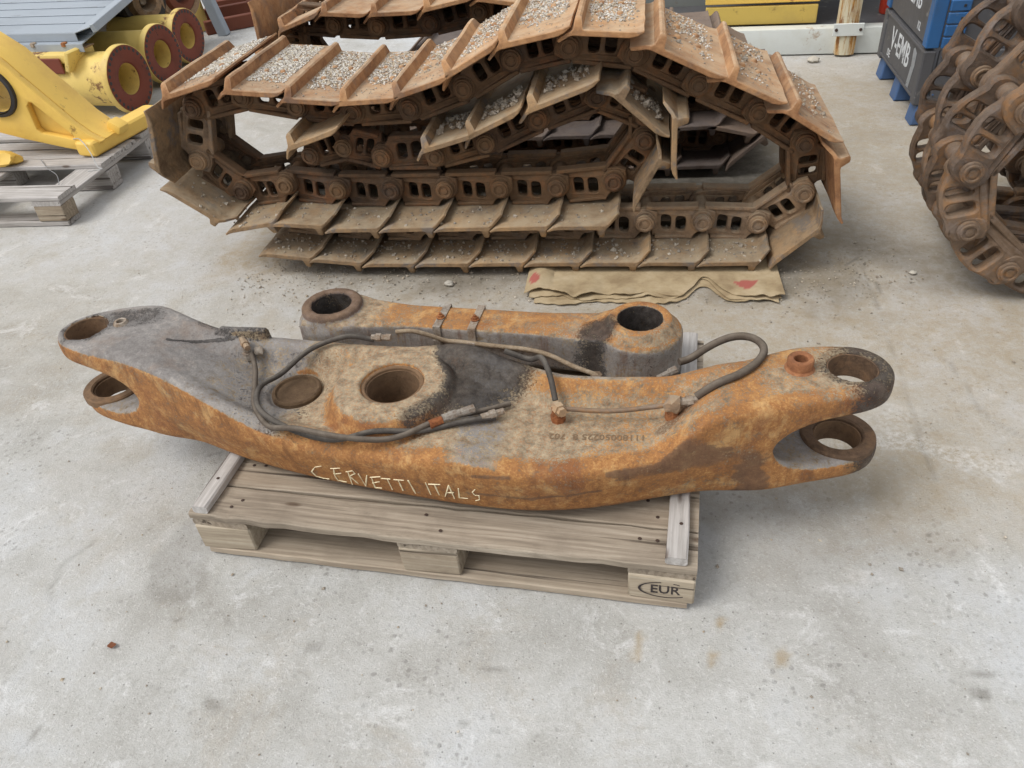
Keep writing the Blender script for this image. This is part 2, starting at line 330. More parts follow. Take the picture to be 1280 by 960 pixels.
def ground():
    a = np.arange(-1.7, 2.5, 0.0125); xs = np.concatenate(([-150, -40, -12, -7, -5, -4, -3.2, -2.6, -2.2, -1.95, -1.8], a, [2.6, 2.8, 3.2, 4, 5, 7, 12, 40, 150]))
    b = np.arange(-2.1, 1.0, 0.0125); ys = np.concatenate(([-150, -40, -12, -6, -4, -3, -2.5, -2.25], b, np.arange(1.0, 2.6, 0.05), [2.8, 3.2, 4, 5, 7, 10, 16, 40, 150]))
    X, Y = np.meshgrid(xs, ys, indexing='ij'); nx, ny = X.shape
    Z = (fbm(X, Y, 3.0, 5) - 0.5) * 0.006 - 0.003
    n1 = fbm(X, Y, 6.0, 11); n2 = fbm(X, Y, 14.0, 21)
    sm = lambda a_, b_, v: np.clip((v - a_) / (b_ - a_), 0, 1) ** 2 * (3 - 2 * np.clip((v - a_) / (b_ - a_), 0, 1))
    R = np.zeros_like(X); G = np.zeros_like(X); B = np.zeros_like(X)
    # earth shed under and in front of the track pile, and across to the right hand chain
    d = seg_dist(X, Y, [(-0.75, 0.2), (1.3, 0.1)]); G = np.maximum(G, sm(0.55, 0.1, d + (n1 - 0.5) * 0.5) * 0.8)
    d = seg_dist(X, Y, [(1.2, -0.3), (1.8, -0.3), (1.9, 0.1)]); G = np.maximum(G, sm(0.75, 0.1, d + (n1 - 0.5) * 0.6) * 0.7)
    d = seg_dist(X, Y, [(1.05, -0.9), (1.5, -0.95)]); G = np.maximum(G, sm(0.4, 0.05, d + (n1 - 0.5) * 0.4) * 0.65)
    G = np.maximum(G, (0.22 + 0.4 * sm(-0.9, 0.5, X + (n1 - .5))) * sm(-1.4, -0.45, Y + (n1 - .5) * .8) * sm(3.2, 1.8, Y))
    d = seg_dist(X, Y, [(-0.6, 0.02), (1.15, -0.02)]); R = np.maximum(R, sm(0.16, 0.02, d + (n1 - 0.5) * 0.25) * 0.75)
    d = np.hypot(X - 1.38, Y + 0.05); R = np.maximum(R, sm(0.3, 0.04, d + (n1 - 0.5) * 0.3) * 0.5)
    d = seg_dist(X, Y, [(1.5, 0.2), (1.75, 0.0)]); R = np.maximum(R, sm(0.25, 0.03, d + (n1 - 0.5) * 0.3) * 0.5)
    # damp drip outline beside the pallet corner
    d = seg_dist(X, Y, [(-0.45, -1.28), (-0.46, -1.38), (-0.43, -1.45)]) + (n1 - 0.5) * 0.06; R = np.maximum(R, sm(0.085, 0.06, d) * 0.32)
    d = np.hypot((X - 1.1) / 1.4, Y + 1.15) + (n1 - 0.5) * 0.15; R = np.maximum(R, sm(0.3, 0.05, d) * 0.3)  # broad faint darkening right of the pallet
    # oil specks along the bottom and small rust drips
    for (cx, cy, rr, k) in ((0.35, -1.75, 0.02, .5), (-0.2, -1.77, 0.02, .5), (1.35, -1.6, 0.012, .6), (-0.02, -1.6, 0.012, .4), (1.0, -1.78, .012, .5)):
        d = np.hypot(X - cx, Y - cy) + (n2 - 0.5) * 0.09; R = np.maximum(R, sm(rr, rr * 0.5, d) * k)
    for (cx, cy, l) in ((0.683, -1.57, .05), (0.839, -1.575, .025), (0.862, -1.476, .015), (0.98, -1.56, .02), (-0.06, -1.05, .03)):
        d = seg_dist(X, Y, [(cx, cy), (cx + 0.005, cy + l)]) + (n2 - 0.5) * 0.02; G = np.maximum(G, sm(0.016, 0.004, d) * 0.8)
    # earth with painted shade under the track pile, grime with painted contact shade under the pallet, grey tyre drags on the right
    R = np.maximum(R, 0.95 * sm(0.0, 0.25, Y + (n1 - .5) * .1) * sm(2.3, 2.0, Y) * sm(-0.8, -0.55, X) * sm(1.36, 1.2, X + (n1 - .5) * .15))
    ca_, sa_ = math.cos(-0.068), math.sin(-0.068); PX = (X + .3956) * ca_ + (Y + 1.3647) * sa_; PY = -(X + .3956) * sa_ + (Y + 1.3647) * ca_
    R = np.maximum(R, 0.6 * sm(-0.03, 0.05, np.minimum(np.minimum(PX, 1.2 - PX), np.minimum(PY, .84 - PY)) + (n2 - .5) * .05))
    for pts, wd, k in (([(1.25, -1.0), (1.55, -0.5), (1.75, -0.1)], .07, .5), ([(1.42, -1.1), (1.8, -0.55)], .06, .4), ([(-1.3, -0.6), (-0.9, 0.1), (-0.8, 0.4)], .1, .3), ([(-0.6, -0.4), (0.3, -0.35), (1.2, -0.5)], .1, .45)):
        d = seg_dist(X, Y, pts) + (n1 - 0.5) * wd * 2.4; G = np.maximum(G, sm(wd, 0, d) * k)
    for q in range(70):
        cx, cy, an, ln = rnd.uniform(-1.4, 1.8), rnd.uniform(-1.9, 0.2), rnd.uniform(0, PI), rnd.uniform(.02, .14); m_ = np.abs(X - cx) + np.abs(Y - cy) < .4
        dd = seg_dist(X[m_], Y[m_], [(cx, cy), (cx + ln * math.cos(an), cy + ln * math.sin(an))]) + (n2[m_] - .5) * .01; (B if q % 3 else R)[m_] = np.maximum((B if q % 3 else R)[m_], sm(.005, .001, dd) * rnd.uniform(.3, .8))
    # white scuffs
    for pts, wd, k in (([(1.18, -1.305), (1.25, -1.34)], .006, .9), ([(1.44, -1.22), (1.475, -1.32), (1.47, -1.36)], .014, .8), ([(0.87, -1.42), (0.97, -1.44), (1.05, -1.435)], .008, .8), ([(1.1, -1.42), (1.2, -1.46), (1.32, -1.47)], .008, .8),
                       ([(1.33, -1.6), (1.35, -1.66)], .008, .8), ([(0.7, -1.5), (0.72, -1.6)], .02, .35), ([(-1.1, -0.75), (-0.9, -0.8), (-0.75, -0.9)], .12, .35), ([(1.35, -0.85), (1.6, -0.95)], .05, .6), ([(1.15, -0.9), (1.4, -0.75)], .06, .4), ([(0.3, -1.75), (0.9, -1.7), (1.3, -1.75)], .14, .35), ([(-0.9, -1.2), (-0.6, -1.6)], .25, .12), ([(-0.147, -0.2), (-0.13, -0.16)], .004, 1)):
        d = seg_dist(X, Y, pts) + (n2 - 0.5) * wd * 2; B = np.maximum(B, sm(wd, wd * 0.3, d) * k)
    # saw-cut joint right of the track, hairline cracks
    for pts, wd, dep in (([(1.56, 2.3), (1.50, 0.6), (1.47, 0.1), (1.45, -0.5), (1.42, -1.0)], .006, .003), ([(-0.72, -1.35), (-0.76, -1.42), (-0.75, -1.5), (-0.70, -1.56), (-0.70, -1.68)], .005, .002), ([(-0.95, -0.93), (-0.86, -0.87), (-0.8, -0.83)], .004, .002), ([(1.42, -0.35), (1.6, -0.5), (1.62, -0.75), (1.75, -0.9)], .005, .002)):
        d = seg_dist(X, Y, pts) + (n2 - 0.5) * 0.012; k = sm(wd * 2, 0, d) * np.clip(n1 * 2.2 - 0.5, 0.15, 1); R = np.maximum(R, k * 0.45); Z -= k * dep
    V = np.stack([X, Y, Z], -1).reshape(-1, 3)
    idx = np.arange(nx * ny).reshape(nx, ny); F = np.stack([idx[:-1, :-1], idx[1:, :-1], idx[1:, 1:], idx[:-1, 1:]], -1).reshape(-1, 4)
    me = bpy.data.meshes.new('ground'); me.from_pydata(V.tolist(), [], F.tolist()); me.polygons.foreach_set('use_smooth', [True] * len(me.polygons))
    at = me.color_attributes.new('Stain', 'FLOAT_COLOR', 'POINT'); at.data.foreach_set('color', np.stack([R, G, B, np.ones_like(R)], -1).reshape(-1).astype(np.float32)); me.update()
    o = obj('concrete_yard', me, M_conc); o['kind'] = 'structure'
ground()

# ------------------------------------------------------------------ stones
def stones_mesh(name, items):
    """items: (pos, size, normal-ish flatten)"""
    base = [(1, 0, 0), (-1, 0, 0), (0, 1, 0), (0, -1, 0), (0, 0, 1), (0, 0, -1)]; fc = [(0, 2, 4), (2, 1, 4), (1, 3, 4), (3, 0, 4), (2, 0, 5), (1, 2, 5), (3, 1, 5), (0, 3, 5)]
    V = []; F = []
    for p, s, fl in items:
        q = Euler((rnd.uniform(0, 6), rnd.uniform(0, 6), rnd.uniform(0, 6))).to_matrix(); k = len(V)
        for b in base:
            c = q @ (Vector(b) * s * rnd.uniform(0.6, 1.25)); V.append((p[0] + c.x, p[1] + c.y, p[2] + c.z * fl))
        F += [tuple(i + k for i in f) for f in fc]
    me = bpy.data.meshes.new(name); me.from_pydata(V, [], F); me.update(); return me
def pebble_mesh(name, r, seed, sub=2):
    bm = bmesh.new(); bmesh.ops.create_icosphere(bm, subdivisions=sub, radius=1)
    for v in bm.verts:
        n = mnoise.noise(v.co * 1.3 + Vector((seed, 0, 0))); v.co *= 1 + 0.45 * n; v.co = Vector((v.co.x * r[0], v.co.y * r[1], v.co.z * r[2]))
    return bm_mesh(bm, name, 28)

# ================================================================== pallets
def board(L, W, T, bev=0.003, jag=0.0015, seg=10):
    """plank: long axis x, cut into segments with slightly wavering edges and a little warp"""
    bm = bmesh.new(); rings = []
    wob = [rnd.uniform(-jag, jag) for _ in range(80)]; wp = rnd.uniform(-1, 1) * 0.0015
    for i in range(seg + 1):
        x = -L / 2 + L * i / seg; y0 = -W / 2 + wob[i]; y1 = W / 2 + wob[i + 20]; z0 = -T / 2; z1 = T / 2 + wob[i + 40] * 0.4; dz = wp * math.sin(i / seg * PI)
        e = bev * (1.6 if i in (0, seg) else 1)
        rings.append([bm.verts.new((x, y, z + dz)) for y, z in ((y0 + e, z0), (y1 - e, z0), (y1, z0 + e), (y1, z1 - e), (y1 - e, z1), (y0 + e, z1), (y0, z1 - e), (y0, z0 + e))])
    for a, b in zip(rings[:-1], rings[1:]):
        for k in range(8): bm.faces.new((a[k], a[(k + 1) % 8], b[(k + 1) % 8], b[k]))
    bm.faces.new(rings[0][::-1]); bm.faces.new(rings[-1]); bmesh.ops.recalc_face_normals(bm, faces=bm.faces[:])
    return bm_mesh(bm, 'board', 40)
nail_me = lathe('nail', [(0, 0.0012), (0.0035, 0.001), (0.0045, 0)], 8)

def text_mesh(s, size, align='CENTER', ext=0.0, sx=1.0):
    cu = bpy.data.curves.new('t', 'FONT'); cu.body = s; cu.size = size; cu.align_x = align; cu.align_y = 'CENTER'; cu.extrude = ext; cu.resolution_u = 2; cu.offset = size * 0.012
    o = bpy.data.objects.new('t', cu); COL.objects.link(o); dg = bpy.context.evaluated_depsgraph_get()
    me = bpy.data.meshes.new_from_object(o.evaluated_get(dg)); bpy.data.objects.remove(o); bpy.data.curves.remove(cu)
    if sx != 1: me.transform(Matrix.Diagonal((sx, 1, 1, 1)))
    return me

pal = thing('wooden_pallet', 'weathered wooden pallet with grey battens under the rusty cast arm', 'pallet', (-0.3956, -1.3647, 0), -0.068)
PL, PD = 1.205, 0.842
bw = 0.1005; gap = (PD - 8 * bw) / 7
for i in range(8):
    y = bw / 2 + i * (bw + gap)
    obj('deck_board', board(PL, bw, 0.022, seg=24, jag=0.002 if i else 0.003), M_wood, pal, (PL / 2, y, 0.133 + rnd.uniform(-.0008, .0008)))
for x in (0.073, PL / 2, PL - 0.073):
    obj('stringer_board', board(PD - 0.008, 0.145, 0.0215), M_wood, pal, (x, PD / 2, 0.111), (0, 0, PI / 2))
for iy, y in enumerate((0.05, PD / 2, PD - 0.05)):
    obj('bottom_board', board(PL - 0.03, 0.1, 0.022, seg=18), M_wood, pal, (PL / 2, y + 0.001, 0.0112))
    for ix, x in enumerate((0.073, PL / 2, PL - 0.073)):
        b = obj('block', box('block', (0, 0, 0), (0.145, 0.098, 0.0775), bev=0.004, jit=0.003), M_blk, pal, (x, y, 0.0615))
        b.rotation_euler = (0, 0, rnd.uniform(-.03, .03))
        if iy == 0 and ix == 2:
            b.rotation_euler = (0, 0, 0.01); blkR = b
# stamped mark on the near right block
tm = text_mesh('EUR', 0.038, ext=0.0004, sx=0.95)
o = obj('stamped_letters', tm, M_ink, blkR, (0.008, -0.0512, 0.001), (PI / 2, 0, 0))
bm = bmesh.new(); n = 40; ring = []
for i in range(n + 1):
    if 8 < i < 11 or 25 < i < 27: continue
    a = 2 * PI * i / n
    ring.append([bm.verts.new((r * math.cos(a) * 0.055, -0.0513, r * math.sin(a) * 0.0245)) for r in (0.96, 1.06)])
for a, b in zip(ring[:-1], ring[1:]):
    if (a[0].co - b[0].co).length < 0.02: bm.faces.new((a[0], b[0], b[1], a[1]))
obj('stamped_oval', bm_mesh(bm, 'oval', smooth=False), M_ink, blkR, (0.008, 0, 0.001))
for x, L_ in ((0.033, 0.838), (1.163, 0.838)):
    obj('batten', board(L_, 0.04 if x < .5 else 0.045, 0.0235), M_bat, pal, (x, L_ / 2 + 0.004, 0.1565), (0, 0, PI / 2 + (0.006 if x < .5 else -.006)))
for i in range(8):
    y = bw / 2 + i * (bw + gap)
    for x in (0.1, 0.125, 0.58, 0.63, 1.09, 1.12):
        obj('nail', nail_me, M_nail, pal, (x + rnd.uniform(-.012, .012), y + rnd.uniform(-.035, .035), 0.1447))
for x in (0.033, 1.163):
    for y in (0.1, 0.2, 0.33, 0.5, 0.7): obj('nail', nail_me, M_nail, pal, (x + rnd.uniform(-.004, .004), y, 0.1690))
# a darker repair smear on the grain is left to the wood material

# ================================================================== signed-distance castings
def nets(Sd, org, h):
    """naive surface nets on a 3-D distance grid"""
    s = Sd < 0; nx, ny, nz = Sd.shape
    C = [(i, j, k) for i in (0, 1) for j in (0, 1) for k in (0, 1)]
    sl = lambda A, c: A[c[0]:nx - 1 + c[0], c[1]:ny - 1 + c[1], c[2]:nz - 1 + c[2]]
    cnt = sum(sl(s, c).astype(np.int8) for c in C); act = (cnt > 0) & (cnt < 8)
    P = np.zeros(act.shape + (3,)); N = np.zeros(act.shape)
    for a in range(8):
        for b in range(a + 1, 8):
            if sum(abs(C[a][q] - C[b][q]) for q in range(3)) != 1: continue
            va, vb = sl(Sd, C[a]), sl(Sd, C[b]); m = (va < 0) != (vb < 0)
            t = np.where(m, va / np.where(m, va - vb, 1), 0)
            for q in range(3): P[..., q] += np.where(m, C[a][q] + t * (C[b][q] - C[a][q]), 0)
            N += m
    ids = np.full(act.shape, -1); ii = np.argwhere(act); ids[act] = np.arange(len(ii))
    V = (ii + P[act] / N[act][:, None]) * h + np.array(org)
    F = []
    for ax in range(3):
        o1, o2 = [(1, 2), (2, 0), (0, 1)][ax]
        sh = [slice(1, n_ - 1) for n_ in Sd.shape]; lo = list(sh); hi = list(sh)
        lo[ax] = slice(0, Sd.shape[ax] - 1); hi[ax] = slice(1, Sd.shape[ax])
        A, B = s[tuple(lo)], s[tuple(hi)]; e = np.argwhere(A != B)
        if len(e) == 0: continue
        fl = A[tuple(e.T)]; base = e.copy()
        for q in range(3):
            if q != ax: base[:, q] += 1
        def g(d1, d2):
            c = base.copy(); c[:, o1] -= d1; c[:, o2] -= d2; return ids[tuple(c.T)]
        q = np.stack([g(1, 1), g(0, 1), g(0, 0), g(1, 0)], -1); q[~fl] = q[~fl][:, ::-1]; F.append(q)
    return V, np.concatenate(F)
def smax(a, b, k): h = np.clip(0.5 + 0.5 * (a - b) / k, 0, 1); return b + (a - b) * h + k * h * (1 - h)
def smin(a, b, k): return -smax(-a, -b, k)
def sst(a, b, v): t = np.clip((v - a) / (b - a), 0, 1); return t * t * (3 - 2 * t)
def poly_sdf(X, Y, P):
    d = seg_dist(X, Y, P + [P[0]]); ins = np.zeros(X.shape, bool); n = len(P)
    for i in range(n):
        (x0, y0), (x1, y1) = P[i], P[(i + 1) % n]
        c = ((y0 > Y) != (y1 > Y)) & (X < (x1 - x0) * (Y - y0) / (y1 - y0 + 1e-12) + x0); ins ^= c
    return np.where(ins, -d, d)
def cast_mesh(name, Sd, org, h, colfn, attr='Zone'):
    V, F = nets(Sd, org, h); me = bpy.data.meshes.new(name); me.from_pydata(V.tolist(), [], F.tolist())
    me.polygons.foreach_set('use_smooth', [True] * len(me.polygons)); me.update()
    nr = np.zeros(len(V) * 3); me.vertices.foreach_get('normal', nr); nr = nr.reshape(-1, 3)
    c = colfn(V, nr); at = me.color_attributes.new(attr, 'FLOAT_COLOR', 'POINT'); at.data.foreach_set('color', c.reshape(-1).astype(np.float32)); me.update()
    return me, V, F
def smooth_closed(P, n=5):
    P = [Vector((x, y, 0)) for x, y in P]; m = len(P); out = []
    for i in range(m):
        a, b, c, d = P[i - 1], P[i], P[(i + 1) % m], P[(i + 2) % m]
        for k in range(n):
            t = k / n; q = 0.5 * ((2 * b) + (c - a) * t + (2 * a - 5 * b + 4 * c - d) * t * t + (3 * b - a - 3 * c + d) * t ** 3); out.append((q.x, q.y))
    return out

def mat_casting():
    """rust-and-bare-metal casting; Zone: r = orange rust, g = black grease, b = bare blue-grey, a = dark brown scale"""
    t = NT('rusted_casting'); v = t.coord(False); z = t.attr('Zone'); r, g, b = t.sep(z.outputs['Color'])[:3]; al = z.outputs['Alpha']
    n1 = t.noise(v, 9, 7, 0.68, 0.3); n2 = t.noise(v, 45, 6, 0.7); n3 = t.noise(v, 190, 4, 0.75); n0 = t.noise(v, 3.5, 4, 0.6)
    tan = t.ramp(n2, [(0.34, srgb(112, 98, 80)), (0.5, srgb(150, 134, 110)), (0.66, srgb(178, 160, 132))])
    tan = t.mix(t.math('MULTIPLY', t.step(n3, 0.5, 0.6), 0.55), tan, srgb(158, 106, 64))
    org_ = t.ramp(t.math('ADD', t.math('MULTIPLY', n1, 0.3), t.math('ADD', t.math('MULTIPLY', n2, 0.4), t.math('MULTIPLY', n3, 0.3))), [(0.36, srgb(96, 62, 39)), (0.46, srgb(140, 95, 55)), (0.54, srgb(162, 113, 66)), (0.64, srgb(188, 147, 94))])
    org_ = t.mix(t.math('MULTIPLY', t.step(t.noise(v, 13, 8, 0.75, 0.4), 0.52, 0.64), 0.55), org_, srgb(200, 164, 112))
    org_ = t.mix(t.math('MULTIPLY', t.step(t.noise(t.coord(False, (1, 1, 0.6)), 7.3, 8, 0.75, 0.5), 0.52, 0.63), 0.6), org_, srgb(120, 72, 46))
    org_ = t.mix(t.math('MULTIPLY', t.step(n3, 0.56, 0.7), 0.35), org_, srgb(216, 168, 96))
    org_ = t.mix(t.math('MULTIPLY', t.ramp(n3, [(0.3, 1.0), (0.42, 0.0)]), 0.4), org_, srgb(100, 58, 34))
    gre = t.ramp(t.math('ADD', t.math('MULTIPLY', n0, 0.3), t.math('ADD', t.math('MULTIPLY', n2, 0.4), t.math('MULTIPLY', n3, 0.3))), [(0.36, srgb(100, 94, 90)), (0.5, srgb(132, 127, 123)), (0.62, srgb(162, 155, 147))])
    gre = t.mix(t.math('MULTIPLY', t.step(n1, 0.52, 0.66), 0.45), gre, srgb(132, 112, 96))
    brk = t.math('ADD', t.math('MULTIPLY', n1, 0.55), t.math('MULTIPLY', n2, 0.55)); brk = t.math('SUBTRACT', brk, 0.55)
    brk = t.math('ADD', brk, t.math('MULTIPLY', t.math('SUBTRACT', n3, 0.5), 0.7))
    zone = lambda m, k, lo, hi: t.step(t.math('ADD', m, t.math('MULTIPLY', brk, k)), lo, hi)
    c = t.mix(zone(b, 1.7, 0.42, 0.56), tan, gre)
    c = t.mix(zone(r, 1.7, 0.40, 0.60), c, org_)
    stv = t.coord(False, (1, 1, 0.1)); streak = t.math('MULTIPLY', t.step(t.noise(stv, 34, 5, 0.7), 0.52, 0.64), t.math('SUBTRACT', 1.0, t.step(t.normal_z(), 0.3, 0.7)))
    c = t.mix(t.math('MULTIPLY', streak, 0.45), c, srgb(96, 60, 38))
    scale_ = t.ramp(n2, [(0.3, srgb(76, 58, 48)), (0.7, srgb(114, 86, 66))])
    c = t.mix(t.math('MULTIPLY', zone(al, 1.5, 0.42, 0.62), 0.8), c, scale_)
    blk = t.ramp(n2, [(0.35, srgb(28, 25, 25)), (0.65, srgb(70, 64, 60))])
    c = t.mix(t.math('MULTIPLY', zone(g, 1.7, 0.42, 0.62), 0.9), c, blk)
    h = t.math('ADD', t.math('MULTIPLY', n2, 0.8), t.math('MULTIPLY', n3, 0.5))
    gl = zone(g, 1.2, 0.4, 0.66)
    ro = t.math('SUBTRACT', t.math('SUBTRACT', 0.8, t.math('MULTIPLY', zone(b, 1.1, 0.36, 0.62), 0.22)), t.math('MULTIPLY', gl, 0.25))
    return t.fin(c, ro, t.bump(t.math('ADD', h, t.math('MULTIPLY', gl, t.noise(v, 70, 6, 0.7))), 0.0035, 0.9), spec=0.35)
M_cast = mat_casting()

# ------------------------------------------------------------------ the bent cast arm
ARM = (0.15, -1.17, 0.168)
Z0, Z1 = 0.168, 0.426
EL, ER = (-0.775, -0.985), (1.132, -1.103)
arm = thing('cast_suspension_arm', 'long bent rusty cast arm with forked eyes and chalk writing on its front', 'machine part', ARM)
arm_body = None
def build_arm():
    global arm_body
    h = 0.006; org = (-0.9, -1.44, 0.144); nx, ny, nz = 356, 106, 52
    x = org[0] + h * np.arange(nx); y = org[1] + h * np.arange(ny); z = org[2] + h * np.arange(nz)
    X, Y = np.meshgrid(x, y, indexing='ij')
    front = [(-0.81, -1.055), (-0.71, -1.095), (-0.6, -1.125), (-0.5, -1.165), (-0.40, -1.205), (-0.29, -1.245), (-0.12, -1.292), (0.08, -1.33), (0.28, -1.362), (0.45, -1.372), (0.60, -1.352), (0.74, -1.312), (0.85, -1.282), (0.95, -1.252), (1.06, -1.218), (1.15, -1.19)]
    tipR = [(1.2, -1.155), (1.221, -1.10), (1.205, -1.05), (1.165, -1.018)]
    back = [(1.10, -1.012), (1.02, -1.022), (0.95, -1.052), (0.888, -1.078), (0.784, -1.082), (0.65, -1.088), (0.5, -1.082), (0.36, -1.03), (0.22, -0.982), (0.08, -0.968), (-0.06, -0.958), (-0.27, -0.935), (-0.40, -0.93), (-0.50, -0.905), (-0.62, -0.86), (-0.72, -0.872), (-0.80, -0.905)]
    tipL = [(-0.846, -0.95), (-0.856, -1.0)]
    P2 = smooth_closed(front + tipR + back + tipL, 4)
    d2 = poly_sdf(X, Y, P2)
    # top surface: fork plates high, dished floor with rims between, boss round the bore
    inn = -d2
    plateL = sst(-0.24, -0.56, X + (Y + 1.05) * 0.4); plateR = sst(0.70, 0.86, X - (Y + 1.2) * 0.25)
    # back rim, front rim
    yb = np.interp(X, [p[0] for p in back[::-1]], [p[1] for p in back[::-1]]); yf = np.interp(X, [p[0] for p in front], [p[1] for p in front])
    db, df = yb - Y, Y - yf
    left = sst(0.2, -0.1, X)
    floor = 0.322 + 0.010 * sst(0.1, 0.3, X) + 0.02 * np.exp(-((X - 0.27) / 0.1) ** 2)
    rimb = 0.055 * sst(0.095, 0.03, db); rimf = (0.03 * left + 0.002) * sst(0.075, 0.025, df)
    zh = floor + np.maximum(rimb, rimf)
    zh = zh - 0.03 * sst(0.06, -0.01, df) * sst(-0.35, -0.1, X)
    zh = zh + (Z1 - zh) * np.maximum(plateL, plateR)
    bc = (0.104, -1.142); rb = np.hypot(X - bc[0], (Y - bc[1]) * 1.02)
    boss = np.clip((0.182 - rb) / 0.05, 0, 1); boss = boss * boss * (3 - 2 * boss) * 0.5 + boss * 0.5; zh = np.maximum(zh, 0.318 + (0.388 - 0.318) * boss); zh = np.maximum(zh, floor + 0.012 * sst(0.23, 0.14, rb))
    rp = np.hypot(X + 0.168, Y + 1.098); zh = zh - 0.012 * sst(0.076, 0.066, rp) * (1 - boss) * (rb > 0.15)
    zh = zh + 0.004 * (fbm(X, Y, 14, 3) - 0.5)
    # raised ledge plate on the back edge left of centre
    led = np.maximum(np.abs(X + 0.35) - 0.07, np.abs(Y + 0.925) - 0.04); zh = np.maximum(zh, (0.408) * sst(0.006, -0.006, led))
    Zg = z[None, None, :]
    sd = np.broadcast_to(d2[:, :, None] + 0.03 * sst(0.31, 0.17, Zg) * (sst(-0.6, -0.42, X) * sst(0.98, 0.8, X))[:, :, None], (nx, ny, nz))
    rk = 0.03
    sd = smax(sd, Zg - zh[:, :, None], rk); sd = smax(sd, Z0 - Zg, rk * 1.2)
    rl = np.hypot(X - EL[0], Y - EL[1]); rr = np.hypot(X - ER[0], Y - ER[1])
    zq = (Zg - 0.295) / 0.067
    def mouth(r, beyond):
        e = np.sqrt(np.clip((r - 0.085) / 0.125, 0, None)[:, :, None] ** 2 + zq ** 2) - 1      # half-elliptic throat behind each eye
        return e * 0.067
    slot = np.minimum(mouth(rl, None), mouth(rr, None))
    sd = smax(sd, -slot, 0.02)
    for (cx, cy, r) in ((EL[0], EL[1], 0.056), (ER[0], ER[1], 0.053), (bc[0], bc[1], 0.066), (-0.683, -0.965, 0.013)):
        sd = np.maximum(sd, -(np.hypot(X - cx, Y - cy) - r)[:, :, None] + 0 * Zg)
    # counterbore round the middle bore
    sd = np.maximum(sd, -np.maximum((np.hypot(X - bc[0], Y - bc[1]) - 0.076)[:, :, None], 0.376 - Zg))
    def col(V, N):
        x, y, z = V.T; n = fbm(x, y, 9, 31); nb = fbm(x + z, y + z, 22, 41); nd = fbm(x + 0.7 * z, z * 1.3 - y, 7, 61) - 0.5; nf = fbm(x - z, y + 2 * z, 26, 71) - 0.5
        side = sst(0.75, 0.35, N[:, 2]); zb = np.clip((0.40 - z) / 0.2, 0, 1)
        r = 0.2 + side * 0.55
        xr = sst(0.25, 0.85, x); r = np.maximum(r, 0.35 * xr + 0.25 * xr * sst(0.8, 0.62, x))
        r = np.maximum(r, 0.55 * sst(0.62, 0.78, x) * sst(1.05, 0.9, x))
        yb_ = np.interp(x, [p[0] for p in back[::-1]], [p[1] for p in back[::-1]]); r = np.maximum(r, 0.62 * sst(0.12, 0.04, yb_ - y) * sst(0.3, 0.5, x))
        yf_ = np.interp(x, [p[0] for p in front], [p[1] for p in front]); r = np.maximum(r, 0.72 * sst(0.075, 0.02, y - yf_) * sst(-0.45, -0.2, x))
        rb_ = np.hypot(x - bc[0], y - bc[1]); ang = np.arctan2(y - bc[1], x - bc[0])
        r = np.maximum(r, 0.75 * sst(0.2, 0.16, rb_) * sst(0.128, 0.145, rb_) * sst(0.7, -0.2, np.sin(ang + 0.6)))
        led_ = (np.abs(x + 0.35) < 0.075) & (y > -0.97)
        b = (0.85 * sst(-0.3, -0.5, x) + 0.6 * sst(-0.05, -0.2, x) * sst(-0.5, -0.3, x)) * sst(0.3, 0.6, N[:, 2]) + 0.35 * sst(0.9, 1.1, x)
        b = np.maximum(b, 0.5 * sst(0.12, 0.02, np.abs(x - 0.33)) * sst(0.3, 0.7, N[:, 2]))
        b = np.maximum(b, 0.5 * sst(0.02, 0.005, np.abs(yb_ - y - 0.02)) * sst(0.3, 0.5, x) * sst(0.8, 0.6, x))
        low = (z < 0.3) & (N[:, 2] > 0.5); b = np.where(low, 0.62, b); r = np.where(low, 0.3, r)
        r = r * (1 - 0.75 * sst(0.1, 0.7, b) * sst(0.3, 0.7, N[:, 2]))
        r = np.where(led_, 0.1, r)
        g = 1.1 * sst(0.19, 0.05, np.hypot((x - 0.30) / 0.95, (y + 1.06) / 1.2) + nd * .1) * sst(0.095, 0.15, rb_ + nd * .06 + nf * .04) * sst(0.2, 0.6, N[:, 2])
        g = np.maximum(g, 0.6 * sst(0.06, 0.02, seg_dist(x, y, [(0.19, -1.26), (0.27, -1.17)])))
        g = np.maximum(g, 0.5 * sst(0.08, 0.03, seg_dist(x, y, [(-0.62, -0.93), (-0.70, -0.95), (-0.79, -0.98)])))
        g = np.maximum(g, 0.8 * sst(0.008, 0.002, seg_dist(x, y + (nb - .5) * .03, [(-0.52, -1.02), (-0.47, -1.0), (-0.43, -0.985), (-0.38, -0.965), (-0.34, -0.965)])) * sst(0.2, 0.5, N[:, 2]))
        g = np.maximum(g, 0.4 * sst(0.06, 0.02, np.abs(y - yb_)) * sst(-0.55, -0.45, x) * sst(-0.2, -0.3, x))
        g = np.maximum(g, 0.36 * sst(-0.02, -0.12, x) * sst(-0.5, -0.35, x) * sst(0.3, 0.6, N[:, 2]) * sst(0.39, 0.355, z)); g = np.where(led_, 0.5, g)
        for c_ in (EL, ER): g = np.maximum(g, 0.5 * sst(0.1, 0.062, np.hypot(x - c_[0], y - c_[1])))
        g = np.maximum(g, 0.66 * sst(1.09, 1.17, x + nd * .12)); g = np.maximum(g, 0.35 * sst(0.08, 0.05, np.hypot(x + 0.168, y + 1.098)))
        a = 0.7 * sst(0.06, 0.01, seg_dist(x, z, [(0.66, 0.33), (0.8, 0.335), (0.9, 0.325)]) + nd * .09 + nf * .05) * side
        a = np.maximum(a, 0.6 * sst(0.03, 0.01, seg_dist(x, y, [(0.73, -1.24), (0.78, -1.2), (0.83, -1.16)])) * sst(0.1, 0.4, N[:, 2]))
